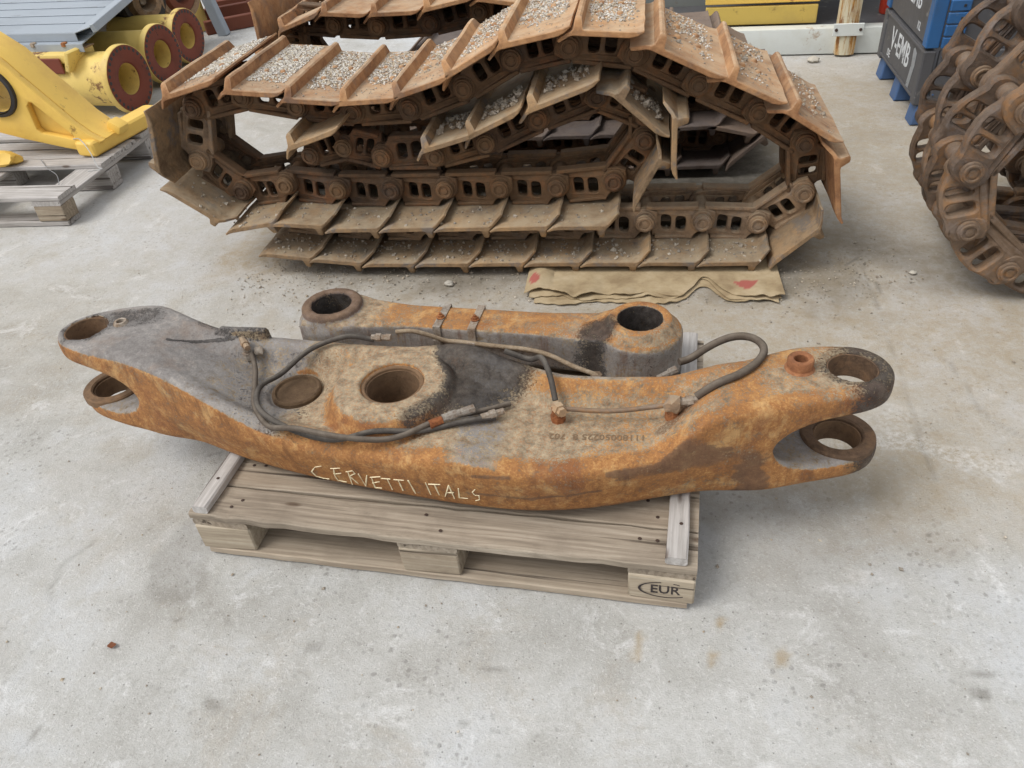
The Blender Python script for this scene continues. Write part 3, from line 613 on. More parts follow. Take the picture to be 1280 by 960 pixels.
        a = np.maximum(a, 0.75 * sst(0.07, 0.015, np.abs(x - 0.925 + nd * .12 + nf * .06)) * side * sst(0.34, 0.3, z)); a = np.maximum(a, 0.5 * side * sst(0.215, 0.18, z) * sst(0.4, 0.6, nb + 0.1) * sst(0.3, 0.5, x))
        a = np.maximum(a, 0.62 * sst(0.011, 0.003, seg_dist(x, z + (nb - .5) * .01, [(0.33, 0.31), (0.41, 0.315)])) * side); a = np.maximum(a, 0.62 * sst(0.011, 0.003, seg_dist(x, z + (nb - .5) * .02, [(0.32, 0.245), (0.45, 0.24), (0.6, 0.26)])) * side)
        wall = (np.minimum(np.minimum(np.hypot(x - EL[0], y - EL[1]), np.hypot(x - ER[0], y - ER[1])), rb_) < 0.067) & (np.abs(N[:, 2]) < 0.5)
        a = np.where(wall, 0.85, a)
        return np.stack([r, g, b, a], -1)
    me, V, F = cast_mesh('casting', sd, org, h, col)
    arm_body = BVHTree.FromPolygons(V.tolist(), F.tolist())
    obj('casting', shift(me, (0, 0, 0)), M_cast, arm, tuple(-c for c in ARM))
build_arm()
AW = tuple(-c for c in ARM)     # children of the arm are modelled in yard coordinates
def on_arm(px, py, off=0.0):
    d = ray(px, py); hit, n, i, dist = arm_body.ray_cast(CAM_P, d)
    return (hit + n * off) if hit else None
def drop(x, y, off=0.0, z=0.6):
    hit, n, i, dist = arm_body.ray_cast(Vector((x, y, z)), Vector((0, 0, -1)))
    return (hit + n * off) if hit else Vector((x, y, 0.36))
# chalk writing (strokes follow the curved front wall)
K = 4.741
strokes = [[(150, 106), (112, 112), (94, 138), (120, 165), (165, 178), (198, 182)], [(205, 120), (262, 118)], [(222, 120), (232, 165), (250, 190), (300, 200)], [(222, 152), (268, 148)],
           [(308, 140), (335, 215)], [(296, 140), (335, 133), (350, 150), (318, 165), (370, 210)], [(370, 152), (415, 225)], [(415, 225), (420, 160)], [(448, 175), (470, 232)], [(440, 172), (500, 168)], [(455, 205), (495, 198)], [(470, 232), (510, 236)],
           [(505, 178), (560, 182)], [(540, 180), (572, 245)], [(580, 185), (640, 190)], [(605, 187), (635, 250)], [(665, 190), (710, 268)], [(768, 205), (800, 275)], [(785, 212), (855, 215)], [(820, 214), (850, 278)],
           [(885, 285), (905, 220)], [(905, 220), (940, 298)], [(890, 262), (935, 262)], [(962, 238), (968, 292)], [(968, 292), (1020, 298)], [(1060, 245), (1045, 262), (1060, 278), (1085, 280), (1088, 305), (1065, 310)]]
letters = [1, 3, 2, 2, 4, 2, 2, 1, 1, 2, 3, 2, 1]; ends = np.cumsum(letters).tolist()
bm = bmesh.new()
for si, st in enumerate(strokes):
    pts = []
    for (x0, y0), (x1, y1) in zip(st[:-1], st[1:]):
        for k in range(4):
            q = on_arm(370 + (x0 + (x1 - x0) * k / 4) / K, 560 + (y0 + (y1 - y0) * k / 4) / K, 0.0006)
            if q: pts.append(q)
    q = on_arm(370 + st[-1][0] / K, 560 + st[-1][1] / K, 0.0006)
    if q: pts.append(q)
    w0 = rnd.uniform(.0009, .0015)
    if len(pts) > 1: add_tube(bm, pts, [w0 + rnd.uniform(-.0005, .0007) for _ in pts], 5)
    if si + 1 in ends: obj('chalk_letter', bm_mesh(bm, 'chalk'), M_chalk, arm, AW); bm = bmesh.new()
bm.free()
# raised cast part number, upside down seen from the front
tm = text_mesh('11180050225 8  702', 0.026, 'LEFT', 0.0, 0.98)
bm = bmesh.new(); bm.from_mesh(tm); bmesh.ops.subdivide_edges(bm, edges=bm.edges[:], cuts=1)
for v in bm.verts:
    x, y = 0.695 - v.co.x, -1.25 - v.co.y - 0.02 * (0.695 - (0.695 - v.co.x)); q = drop(x, y, 0.0012); v.co = q
obj('cast_number', bm_mesh(bm, 'digits', smooth=False), mat_plain('rusty_digits', srgb(118, 96, 72), 0.8, 0.35, 120), arm, AW)
# bush rings, spigots, plug
def ring(name, c, z0, z1, r0, r1, mat, parent, off, bev=0.004, n=48):
    return obj(name, lathe(name, [(r0, z0), (r0, z1 - bev), (r0 + bev, z1), (r1 - bev, z1), (r1, z1 - bev), (r1, z0)], n, Matrix.Translation((c[0], c[1], 0))), mat, parent, off)
M_bush = mat_rust('bore_steel', srgb(70, 54, 44), srgb(98, 78, 62), srgb(126, 98, 74), None, 0, 12)
ring('bore_sleeve', (0.104, -1.142), 0.17, 0.372, 0.0635, 0.0665, M_bush, arm, AW)
ring('bore_seal', (0.104, -1.142), 0.366, 0.3795, 0.066, 0.0755, M_bush, arm, AW, 0.002)
for c in (EL, ER):
    rI = 0.056 if c is EL else 0.053
    ring('fork_bush', c, 0.362, 0.4205, rI - 0.003, rI + 0.0005, M_bush, arm, AW, 0.001)
    ring('fork_bush', c, 0.172, 0.2265, rI - 0.003, rI + 0.0005, M_bush, arm, AW, 0.001)
    ring('lower_eye_ring', c, 0.215, 0.236, rI + 0.001, 0.083, M_bush, arm, AW, 0.004)
M_spig = mat_rust('spigot_rust', srgb(110, 64, 44), srgb(146, 92, 62), srgb(170, 116, 78), None, 0, 20)
obj('spigot', lathe('spigot', [(0.0, 0.40), (0.0145, 0.40), (0.0145, 0.4505), (0.0175, 0.453), (0.0255, 0.453), (0.028, 0.449), (0.027, 0.43), (0.034, 0.424)], 28, Matrix.Translation((1.02, -1.112, 0))), M_spig, arm, AW)
obj('spigot', lathe('spigot', [(0.0, 0.40), (0.0105, 0.40), (0.0105, 0.4335), (0.016, 0.4335), (0.0185, 0.429), (0.021, 0.4235)], 20, Matrix.Translation((-0.683, -0.965, 0))), M_fit, arm, AW)
M_plug = mat_rust('scaled_plug', srgb(56, 44, 36), srgb(82, 66, 52), srgb(106, 88, 68), None, 0, 40, bumpd=0.006)
obj('plug_disc', lathe('plug', [(0, 0.319), (0.02, 0.3195), (0.05, 0.317), (0.053, 0.323), (0.058, 0.324), (0.062, 0.320), (0.064, 0.30)], 40, Matrix.Translation((-0.168, -1.098, 0))), M_plug, arm, AW)
# grease lines -------------------------------------------------
def hose(pts, r=0.0068, mat=None, name='hose'):
    """pts: (x, y, height above the casting) or absolute with a 4th value"""
    P = []
    for p in pts:
        if len(p) == 4: P.append(Vector(p[:3]))
        else: q = drop(p[0], p[1]); P.append(Vector((p[0], p[1], q.z + p[2])))
    P = catmull(P, 10)
    for k, q in enumerate(P):
        s = drop(q.x, q.y)
        if s.z + r * 0.95 > q.z and abs(s.y - q.y) < 1e-4 and s.z > 0.3: P[k] = Vector((q.x, q.y, s.z + r * 0.95))
    zz = np.array([q.z for q in P])
    for _ in range(6): zz[1:-1] = np.maximum(zz[1:-1] * 0.6, (zz[:-2] + 2 * zz[1:-1] + zz[2:]) / 4)
    for q, z_ in zip(P, zz): q.z = z_
    bm = bmesh.new(); add_tube(bm, P, r, 10); return obj(name, bm_mesh(bm, name, 60), mat or M_hose, arm, AW)
def fitting(p, d, rs, name='hose_fitting', mat=None, n=8):
    d = Vector(d).normalized(); prof = []; z = 0
    for r, l in [(r_ * 0.85, l_) for r_, l_ in rs]: prof += [(r, z), (r, z + l)]; z += l
    prof = [(0, 0)] + prof + [(0, z)]
    return obj(name, lathe(name, prof, n, Matrix.Translation(Vector(p)) @ d.to_track_quat('Z', 'Y').to_matrix().to_4x4(), 30), mat or M_fit, arm, AW)
hose([(-0.31, -1.012, .03), (-0.29, -1.05, .02), (-0.268, -1.11, .012), (-0.235, -1.19, .012), (-0.17, -1.265, .012), (-0.08, -1.302, .016), (0.03, -1.325, .016), (0.14, -1.305, .02), (0.245, -1.255, .02), (0.33, -1.205, .014), (0.385, -1.165, .012)])
hose([(0.01, -0.968, .02), (-0.06, -0.975, .025), (-0.15, -1.01, .03), (-0.205, -1.08, .045), (-0.23, -1.15, .045), (-0.195, -1.235, .025), (-0.11, -1.275, .014), (0.0, -1.298, .014), (0.1, -1.295, .014), (0.2, -1.28, .012), (0.3, -1.245, .012), (0.36, -1.22, .012)])
fitting((0.005, -0.968, drop(0.005, -0.975).z + .02), (1, -0.02, 0.02), [(0.009, .012), (0.0125, .014), (0.009, .012), (0.011, .014)], n=6)
fitting((0.222, -1.272, drop(0.222, -1.272).z + .02), (0.8, 0.55, 0), [(0.012, .03)], mat=M_rfit); fitting((0.248, -1.254, drop(0.248, -1.254).z + .02), (0.8, 0.45, 0), [(0.0105, .015), (0.0125, .018), (0.0105, .012), (0.012, .03)])
fitting((0.33, -1.23, drop(0.33, -1.23).z + .014), (0.85, 0.45, 0), [(0.0105, .02), (0.013, .014), (0.009, .02)])
fitting((-0.325, -1.005, drop(-0.325, -1.005).z), (0, 0, 1), [(0.016, .02), (0.011, .022)]); fitting((-0.34, -0.985, drop(-0.34, -0.985).z + .024), (0.4, -0.5, 0.03), [(0.010, .02), (0.0125, .016), (0.009, .02)], mat=M_link)
obj('bolt_head', pebble_mesh('bolt_head', (0.013, 0.013, 0.01), 3.0), M_fit, arm, (-0.295 + AW[0], -1.0 + AW[1], drop(-0.295, -1.0).z + .022 + AW[2]))
# right-hand line: block, rigid pipe, elbow, loop of hose
hose([(0.36, -1.045, .02), (0.42, -1.05, .03), (0.455, -1.09, .04), (0.478, -1.135, .045), (0.492, -1.175, .038)])
fitting((0.499, -1.198, drop(0.499, -1.198).z), (0, 0, 1), [(0.02, .016), (0.0165, .02)], mat=M_rfit); fitting((0.494, -1.188, drop(0.499, -1.19).z + .034), (0.35, -0.6, 0.1), [(0.014, .012), (0.018, .016), (0.013, .01)], n=6, mat=M_link)
hose([(0.505, -1.2, .036), (0.62, -1.203, .034), (0.75, -1.202, .034)], 0.0055, M_dark, 'rigid_pipe')
fitting((0.752, -1.2, drop(0.74, -1.2).z), (0, 0, 1), [(0.021, .02), (0.018, .018)], mat=M_rfit); obj('elbow', pebble_mesh('elbow', (0.02, 0.02, 0.02), 5.0), M_link, arm, (0.752 + AW[0], -1.2 + AW[1], drop(0.74, -1.2).z + .042 + AW[2]))
fitting((0.765, -1.197, drop(0.74, -1.2).z + .044), (1, 0.25, 0.02), [(0.0115, .014), (0.014, .014), (0.011, .012), (0.0125, .05)], n=8)
hose([(0.80, -1.19, 0.378, 1), (0.84, -1.178, 0.398, 1), (0.89, -1.15, 0.415, 1), (0.935, -1.10, 0.425, 1), (0.952, -1.045, 0.43, 1), (0.93, -1.005, 0.43, 1), (0.885, -0.99, 0.42, 1), (0.83, -0.995, 0.39, 1), (0.77, -1.02, 0.35, 1)], 0.009)
fitting((0.765, -1.022, 0.348), (-0.8, -0.35, -0.25), [(0.012, .02), (0.009, .03)])

# ------------------------------------------------------------------ the straight link arm behind it
LK = (0.24, -0.72, 0.168)
lnk = thing('torque_rod_link', 'straight grey and rusty link with a round eye at each end behind the bent arm', 'machine part', LK)
LW = tuple(-c for c in LK); CL, CRt = (-0.205, -0.705), (0.678, -0.785)
def build_link():
    h = 0.006; org = (-0.36, -0.95, 0.15); nx, ny, nz = 200, 64, 36
    x = org[0] + h * np.arange(nx); y = org[1] + h * np.arange(ny); z = org[2] + h * np.arange(nz)
    X, Y = np.meshgrid(x, y, indexing='ij'); Zg = z[None, None, :]
    ax = np.array([CRt[0] - CL[0], CRt[1] - CL[1]]); Lx = np.hypot(*ax); ax /= Lx; s = (X - CL[0]) * ax[0] + (Y - CL[1]) * ax[1]; t = -(X - CL[0]) * ax[1] + (Y - CL[1]) * ax[0]
    wd = 0.056 + 0.028 * sst(0.26, 0.02, s) + 0.014 * sst(Lx - 0.3, Lx - 0.08, s)
    d2 = np.maximum(np.abs(t) - wd, np.maximum(-s - 0.06, s - Lx))
    topz = 0.305 + 0.0 * s; botz = 0.185 + 0.0 * s
    bar = smax(smax(np.broadcast_to(d2[:, :, None], (nx, ny, nz)), Zg - topz[:, :, None], 0.014), botz[:, :, None] - Zg, 0.02)
    rl = np.hypot(X - CL[0], Y - CL[1])[:, :, None]; rr = np.hypot(X - CRt[0], Y - CRt[1])[:, :, None]
    eL = smax(smax(rl - 0.105, Zg - 0.30, 0.03), 0.17 - Zg, 0.02); eL2 = smax(rl - 0.088, np.abs(Zg - 0.26) - 0.07, 0.012)
    eR = smax(smax(rr - 0.112, Zg - 0.303, 0.012), 0.17 - Zg, 0.02); eRc = smax(rr - 0.084 - np.clip(0.332 - Zg, 0, .03) * 0.8, np.abs(Zg - 0.25) - 0.088, 0.008)
    sd = smin(smin(bar, eL, 0.03), eL2, 0.012); sd = smin(sd, smin(eR, eRc, 0.01), 0.03)
    sd = np.maximum(sd, -(rl - 0.058)); sd = np.maximum(sd, -(rr - 0.060))
    def col(V, N):
        x, y, z = V.T; n = fbm(x, y, 9, 51); s = (x - CL[0]) * ax[0] + (y - CL[1]) * ax[1]; up = sst(0.4, 0.8, N[:, 2])
        r = up * 0.48 * sst(0.08, 0.2, s) + 0.12; r = np.maximum(r, 0.55 * up * sst(0.13, 0.1, np.hypot(x - CRt[0], y - CRt[1])))
        b = (1 - up) * 0.62 + up * 0.4 * sst(0.2, 0.05, s); b = np.maximum(b, 0.6 * sst(0.07, 0.02, np.abs(s - Lx + 0.17)) * up)
        g = 0.75 * sst(0.1, 0.02, np.hypot(s - Lx + 0.11, (y - CRt[1] + .03) * 1.0)); g = np.maximum(g, 0.55 * (1 - up) * sst(0.23, 0.19, z) * sst(0.1, 0.3, s)); g = np.maximum(g, (1 - up) * 0.3 * sst(Lx - .3, Lx - .1, s))
        rings_ = np.minimum(np.hypot(x - CL[0], y - CL[1]), np.hypot(x - CRt[0], y - CRt[1])); g = np.where((rings_ < 0.066) & (N[:, 2] < .5), 0.8, g)
        a = 0.85 * sst(0.093, 0.088, np.hypot(x - CL[0], y - CL[1])) * sst(0.31, 0.318, z)
        return np.stack([r, g, b, a], -1)
    me, V, F = cast_mesh('link_casting', sd, org, h, col); obj('link_casting', me, M_cast, lnk, LW)
    A = Vector((ax[0], ax[1], 0)); Nn = Vector((-ax[1], ax[0], 0)); C0 = Vector((CL[0], CL[1], 0)); yaw = math.atan2(ax[1], ax[0])
    P = lambda s_, t_, z_: C0 + A * s_ + Nn * t_ + Vector((0, 0, z_))
    # grease pipe along the near side
    obj('grease_pipe', tube('grease_pipe', [P(0.235, -0.105, .315), P(0.28, -0.1, .318), P(0.32, -0.088, .30), P(0.36, -0.07, .272), P(0.4, -0.066, .268), P(0.5, -0.066, .262), P(0.6, -0.068, .258), P(0.66, -0.078, .25), P(0.72, -0.098, .237), P(0.79, -0.112, .222)], 0.0065, 8, 6), mat_rust('pale_pipe', srgb(112, 96, 80), srgb(150, 136, 116), srgb(176, 164, 146), None, 0, 20), lnk, LW)
    obj('pipe_nut', lathe('pipe_nut', [(0, 0), (.014, 0), (.016, .02), (0, .022)], 6, Matrix.Translation(P(.785, -.112, .205))), M_dark, lnk, LW)
    for s_ in (0.335, 0.435):
        t_, zt, zb, wv = 0.0585, 0.3075, 0.183, 0.022
        bm = bmesh.new()
        for c, sz in (((0, 0, zt), (wv, 2 * t_ + 0.004, 0.003)), ((0, -t_ - 0.0005, (zt + zb) / 2), (wv, 0.003, zt - zb - 0.0045)), ((0, t_ + 0.0005, (zt + zb) / 2), (wv, 0.003, zt - zb - 0.0045)), ((0, -t_ - 0.008, 0.262), (wv * 0.9, 0.013, 0.016))):
            add_box(bm, c, sz, bev=0.0008)
        o = obj('clamp_strap', bm_mesh(bm, 'strap'), M_fit, lnk, tuple(P(s_, 0, 0) + Vector(LW)), (0, 0, yaw))
        obj('clamp_bolt', lathe('clamp_bolt', [(0, .012), (.004, .012), (.0045, .006), (.0085, .0055), (.0085, 0), (.013, -.0005), (.013, -.003)], 6), M_rfit, o, (0, -0.014, zt + 0.0055))
build_link()

# ================================================================== crawler tracks
PITCH, HP, WID = 0.211, 0.075, 0.56
shoe_prof = [(-0.020, -0.024), (0.0, -0.019), (0.03, -0.018), (0.150, -0.018), (0.157, -0.02), (0.162, -0.052), (0.168, -0.056), (0.176, -0.056), (0.181, -0.05), (0.184, -0.02), (0.190, -0.012), (0.203, -0.004), (0.219, 0.012), (0.232, 0.026), (0.226, 0.030), (0.208, 0.015), (0.196, 0.004), (0.184, 0.0), (0.02, 0.0), (-0.002, -0.006), (-0.022, -0.018)]
def shoe_mesh(seed):
    r = random.Random(seed); me = prism('shoe', [shoe_prof], WID, 0.0025)
    bm = bmesh.new(); bm.from_mesh(me); bpy.data.meshes.remove(me)
    long = [e for e in bm.edges if abs(e.verts[0].co.z - e.verts[1].co.z) > 0.3]
    bmesh.ops.subdivide_edges(bm, edges=long, cuts=7, use_grid_fill=True)
    for v in bm.verts:
        c = v.co; end = max(0, abs(c.z) - (WID / 2 - 0.04)) / 0.04
        if c.x > 0.19: c.z -= math.copysign(0.03 * (c.x - 0.19) / 0.035 * end, c.z)      # clipped corners
        if c.y < -0.03: c.z -= math.copysign(0.02 * (-c.y - 0.03) / 0.026 * end, c.z)     # worn grouser ends
        n = mnoise.noise(Vector((c.x * 9 + seed, c.y * 9, c.z * 7))); c.y += 0.0028 * n
        if c.y < -0.045: c.y += 0.005 * abs(mnoise.noise(Vector((seed * 3.1, 0, c.z * 14))))
        if c.x > 0.2 or c.x < 0: c.x += 0.004 * mnoise.noise(Vector((seed * 1.7, c.y * 4, c.z * 18)))
    bmesh.ops.translate(bm, vec=(0, 0, -WID / 2), verts=bm.verts[:])
    return bm_mesh(bm, 'shoe', 30)
SHOES = [shoe_mesh(i + 1) for i in range(4)]
def link_mesh(sgn, foot=True):
    P = PITCH; r = 0.046
    out = ([(0.03, 0.003), (0.175, 0.003), (0.185, 0.02)] if foot else [(0.055, 0.022), (0.09, 0.017), (0.13, 0.017), (0.165, 0.026)]) + circ(P, HP, r, 8, 235, 360)[1:] + [(P + 0.045, 0.11), (P + 0.012, 0.122), (0.02, 0.122), (-0.004, 0.117)] + circ(0, HP, 0.043, 8, 110, 290) + ([(0.025, 0.025)] if foot else [])
    me = prism('link', [out, rrect(0.060, 0.030, 0.098, 0.092, 0.013), rrect(0.114, 0.030, 0.152, 0.092, 0.013)], 0.026 if foot else 0.040, 0.003 if foot else 0.006)
    bm = bmesh.new(); bm.from_mesh(me); bpy.data.meshes.remove(me)
    for v in bm.verts: v.co.z += sgn * 0.029 * (sst(0.03, 0.17, np.float64(v.co.x)) - 1)
    # rail head, foot flange, boss
    t = bmesh.new(); add_box(t, (0.1, 0.1255, sgn * -0.012), (0.19, 0.014, 0.044), bev=0.003)
    if foot: add_box(t, (0.105, 0.008, sgn * -0.016), (0.135, 0.012, 0.05), bev=0.003)
    add_lathe(t, [(0, 0.0), (0.040, 0.0), (0.043, 0.004), (0.043, 0.012)], 20, Matrix.Translation((P, HP, sgn * 0.02)) @ Matrix.Rotation(0 if sgn < 0 else PI, 4, 'X'))
    m2 = bpy.data.meshes.new('t'); t.to_mesh(m2); t.free(); bm.from_mesh(m2); bpy.data.meshes.remove(m2)
    bmesh.ops.recalc_face_normals(bm, faces=bm.faces[:])
    return bm_mesh(bm, 'link', 32)
LINKF, LINKB = link_mesh(1), link_mesh(-1); CHF, CHB = link_mesh(1, False), link_mesh(-1, False)
zf, zr = -0.185, -0.375      # near and far link rows (local z, 0 = near shoe edge)
pin_me = lathe('pin', [(0, 0.016), (0.012, 0.016), (0.013, 0.013), (0.019, 0.013), (0.021, 0.018), (0.026, 0.018), (0.028, 0.012), (0.033, 0.011), (0.034, 0.0), (0.022, -0.002), (0.022, -0.026), (0.030, -0.028), (0.030, -0.184), (0.022, -0.186), (0.022, -0.212), (0.034, -0.212), (0.034, -0.222), (0.02, -0.226), (0, -0.226)], 22, Matrix.Translation((0, 0, zf + 0.024)))
bolt_me = lathe('bolt', [(0, 0.010), (0.006, 0.0095), (0.010, 0.006), (0.0125, 0.0)], 8, Matrix.Rotation(PI / 2, 4, 'X'))
def frame(p, a, y0, sc):
    ca, sa = math.cos(a), math.sin(a); X = Vector((ca, 0, sa)); Y = Vector((-sa, 0, ca)); Z = Vector((0, -1, 0)); o = Vector((p[0], y0, p[1])) - Y * HP
    return Matrix(((X.x * sc, Y.x, Z.x, o.x), (X.y * sc, Y.y, Z.y, o.y), (X.z * sc, Y.z, Z.z, o.z), (0, 0, 0, 1)))
def put(name, me, M, parent, mat):
    o = bpy.data.objects.new(name, me)
    if len(me.materials) == 0: me.materials.append(mat)
    COL.objects.link(o); o.parent = parent; o.matrix_local = Matrix.Translation(-parent.location) @ M
    if me.materials[0] != mat:
        o.material_slots[0].link = 'OBJECT'; o.material_slots[0].material = mat
    return o
SHF = []
def build_track(root, segs, y0, shoe_mat, link_mat, bolts=True, rows=(1, 1), pitch=PITCH, hp=HP, rnd_y=0.0, inner_mat=None, dark_mat=None):
    """segs: (u0, z0, u1, z1, kind); end points of each shoe's near edge; kind 1 = shoe, 0 = bare link"""
    mids = []
    for (u0, z0, u1, z1, k) in segs:
        a = math.atan2(z1 - z0, u1 - u0); n = Vector((-math.sin(a), math.cos(a))); d = Vector((math.cos(a), math.sin(a))); m = Vector(((u0 + u1) / 2, (z0 + z1) / 2)) + n * (hp + 0.007); mids.append((m, d, k))
    pins = [mids[0][0] - mids[0][1] * pitch / 2]
    for (m0, d0, k0), (m1, d1, k1) in zip(mids[:-1], mids[1:]): pins.append((m0 + d0 * pitch / 2 + m1 - d1 * pitch / 2) / 2)
    pins.append(mids[-1][0] + mids[-1][1] * pitch / 2)
    frames = []; SHF.clear()
    for i, (m, d, k) in enumerate(mids):
        s0 = segs[i]; mlen = math.hypot(s0[2] - s0[0], s0[3] - s0[1]); p, q = pins[i], pins[i + 1]; v = q - p; a = math.atan2(v.y, v.x); M = frame(p, a, y0 + rnd.uniform(-rnd_y, rnd_y), v.length / PITCH); frames.append((M, k)); SHF.append(M)
        if k:
            sc_ = max(1.0, min(1.22, mlen / PITCH * 1.01)); MS = frame(m - d * (PITCH * sc_ / 2), math.atan2(d.y, d.x), y0, sc_); SHF[-1] = MS; s = put('shoe', SHOES[rnd.randrange(4)], MS, root, inner_mat if (inner_mat and k == 1) else shoe_mat)
            if bolts and k == 2:
                for bx in (0.055, 0.115):
                    for bz in (zf - 0.03, zr + 0.03):
                        b = bpy.data.objects.new('bolt', bolt_me)
                        if len(bolt_me.materials) == 0: bolt_me.materials.append(shoe_mat)
                        COL.objects.link(b); b.parent = s; b.location = (bx, -0.017, bz)
        lm = dark_mat if (dark_mat and (k == 2 or i >= 23)) else link_mat  # links under top shoes and in the inner coil carry painted shade
        put('link', LINKF, M @ Matrix.Translation((0, 0, zf)), root, lm); put('link', LINKB, M @ Matrix.Translation((0, 0, zr)), root, lm)
        put('pin', pin_me, frame(q, a, y0, 1) @ Matrix.Translation((0, HP, 0)), root, lm)
    return frames
trk = thing('crawler_track', 'rolled up rusty crawler track with gravel on its top shoes, standing behind the pallet', 'crawler track', (0.15, 0.28, 0))
main = [(-.76, .10, -.57, .075, 1), (-.57, .075, -.36, .055, 1)] + [(-.36 + .21 * i, .053, -.15 + .21 * i, .053, 1) for i in range(7)] + [
    (1.14, .055, 1.295, .20, 1), (1.330, .225, 1.285, .46, 2), (1.278, .488, 1.10, .60, 2), (1.09, .615, .905, .705, 2), (.90, .70, .67, .81, 2), (.65, .835, .431, .855, 2), (.43, .855, .20, .815, 2), (.195, .812, .04, .735, 2), (.03, .725, -.15, .672, 2),
    (-.155, .668, -.345, .665, 2), (-.35, .665, -.54, .685, 2), (-.547, .70, -.755, .72, 2), (-.765, .75, -.985, .70, 2), (-1.04, .64, -1.085, .415, 1), (-1.075, .37, -.89, .225, 1), (-.87, .205, -.68, .232, 1), (-.687, .228, -.48, .213, 1)] + [(-.475 + .2105 * i, .2, -.265 + .2105 * i, .2, 1) for i in range(5)] + [
    (.658, .30, .735, .45, 1), (.778, .40, .775, .60, 1), (.735, .525, .565, .675, 1), (.516, .69, .28, .61, 1), (.25, .604, .095, .535, 1), (.085, .533, -.07, .493, 1), (-.075, .50, -.28, .492, 0), (-.285, .50, -.47, .50, 0), (-.37, .57, -.575, .507, 1)]
FR = build_track(trk, main, 0.0, M_shoe, M_link, inner_mat=M_inner, dark_mat=M_linkd); FS = [(M_, f_[1]) for M_, f_ in zip(SHF, FR)]

trk2 = thing('crawler_track', 'second rusty crawler track mostly hidden behind the big rolled one, only its top shoes seen', 'crawler track', (0.15, 1.13, 0))
back_ = [(-.85 + .21 * i, .053, -.64 + .21 * i, .053, 1) for i in range(9)] + [(1.06, .065, 1.20, .19, 1), (1.24, .21, 1.22, .36, 1), (1.19, .38, 1.02, .42, 1), (1.0, .42, .82, .47, 1), (.80, .48, .61, .55, 1), (.59, .56, .41, .645, 1), (.40, .655, .21, .74, 1), (.19, .75, -.01, .785, 3),
         (-.02, .785, -.25, .75, 3), (-.26, .745, -.48, .745, 3), (-.5, .745, -.68, .76, 3), (-.70, .755, -.88, .70, 3), (-.965, .80, -.975, .58, 3), (-.96, .50, -.84, .33, 1), (-.80, .26, -.60, .215, 1)] + [(-.58 + .21 * i, .205, -.37 + .21 * i, .205, 1) for i in range(6)] + [(.68, .21, .83, .225, 1), (.83, .228, .985, .232, 1), (.985, .228, 1.15, .188, 1)]
FR2 = build_track(trk2, back_, 0.86, M_shoe, M_linkd, bolts=False, inner_mat=M_dshoe, dark_mat=M_linkd)

trk_blocker = thing('crawler_track', 'third dark crawler track lying low in the shadow behind the other two', 'crawler track', (0.3, 1.75, 0))  # added to close off light behind the tracks and darken the gaps
third = [(-.6 + .21 * i, .053, -.39 + .21 * i, .053, 1) for i in range(8)] + [(1.10, .08, 1.2, .24, 1), (1.17, .30, 1.0, .40, 1)] + [(.98 - .21 * i, .41, .78 - .21 * i, .41, 1) for i in range(7)] + [(-.52, .38, -.62, .22, 1)]
FR3 = build_track(trk_blocker, third, 1.47, M_dshoe, M_linkd, bolts=False)
M_earth = mat_rust('packed_earth', srgb(84, 70, 56), srgb(110, 94, 76), srgb(134, 116, 92), None, 0, 14, bumpd=0.01)
def pack(root, frames, y0=0.1):
    bm = bmesh.new()
    for M, k in frames:
        t = bmesh.new(); bmesh.ops.create_grid(t, x_segments=6, y_segments=4, size=0.5)
        for v in t.verts: v.co = Vector((0.105 + v.co.x * 0.2, 0.068 + 0.03 * mnoise.noise(Vector((v.co.x * 7, v.co.y * 7, rnd.random() * 3))), (zf + zr) / 2 + v.co.y * 0.15))
        bmesh.ops.solidify(t, geom=t.faces[:], thickness=0.06); bmesh.ops.transform(t, matrix=Matrix.Translation(-root.location) @ M, verts=t.verts[:])
        me = bpy.data.meshes.new('t'); t.to_mesh(me); t.free(); bm.from_mesh(me); bpy.data.meshes.remove(me)
    o = obj('packed_earth', bm_mesh(bm, 'packed_earth', 60), M_earth, root); o['kind'] = 'stuff'
pack(trk, FR); pack(trk2, FR2); pack(trk_blocker, FR3)  # in the back tracks the earth fill is added to darken the interior
chn = thing('track_chain', 'dark greasy track chain without shoes, rolled up at the right beside the blue crate', 'track chain', (1.9, 0.05, 0))
def chain_pins(pins, y0):
    for (p, q) in zip(pins[:-1], pins[1:]):
        p, q = Vector(p), Vector(q); v = q - p; a = math.atan2(v.y, v.x); M = frame(p, a, y0, v.length / PITCH) @ Matrix.Translation((0, HP, 0)) @ Matrix.Diagonal((1, 1.35, 1, 1)) @ Matrix.Translation((0, -HP, 0))
        put('link', CHF, M @ Matrix.Translation((0, 0, zf)), chn, M_dark); put('link', CHB, M @ Matrix.Translation((0, 0, zr)), chn, M_dark)
        put('pin', pin_me, frame(q, a, y0, 1) @ Matrix.Translation((0, HP, 0)), chn, M_dark)
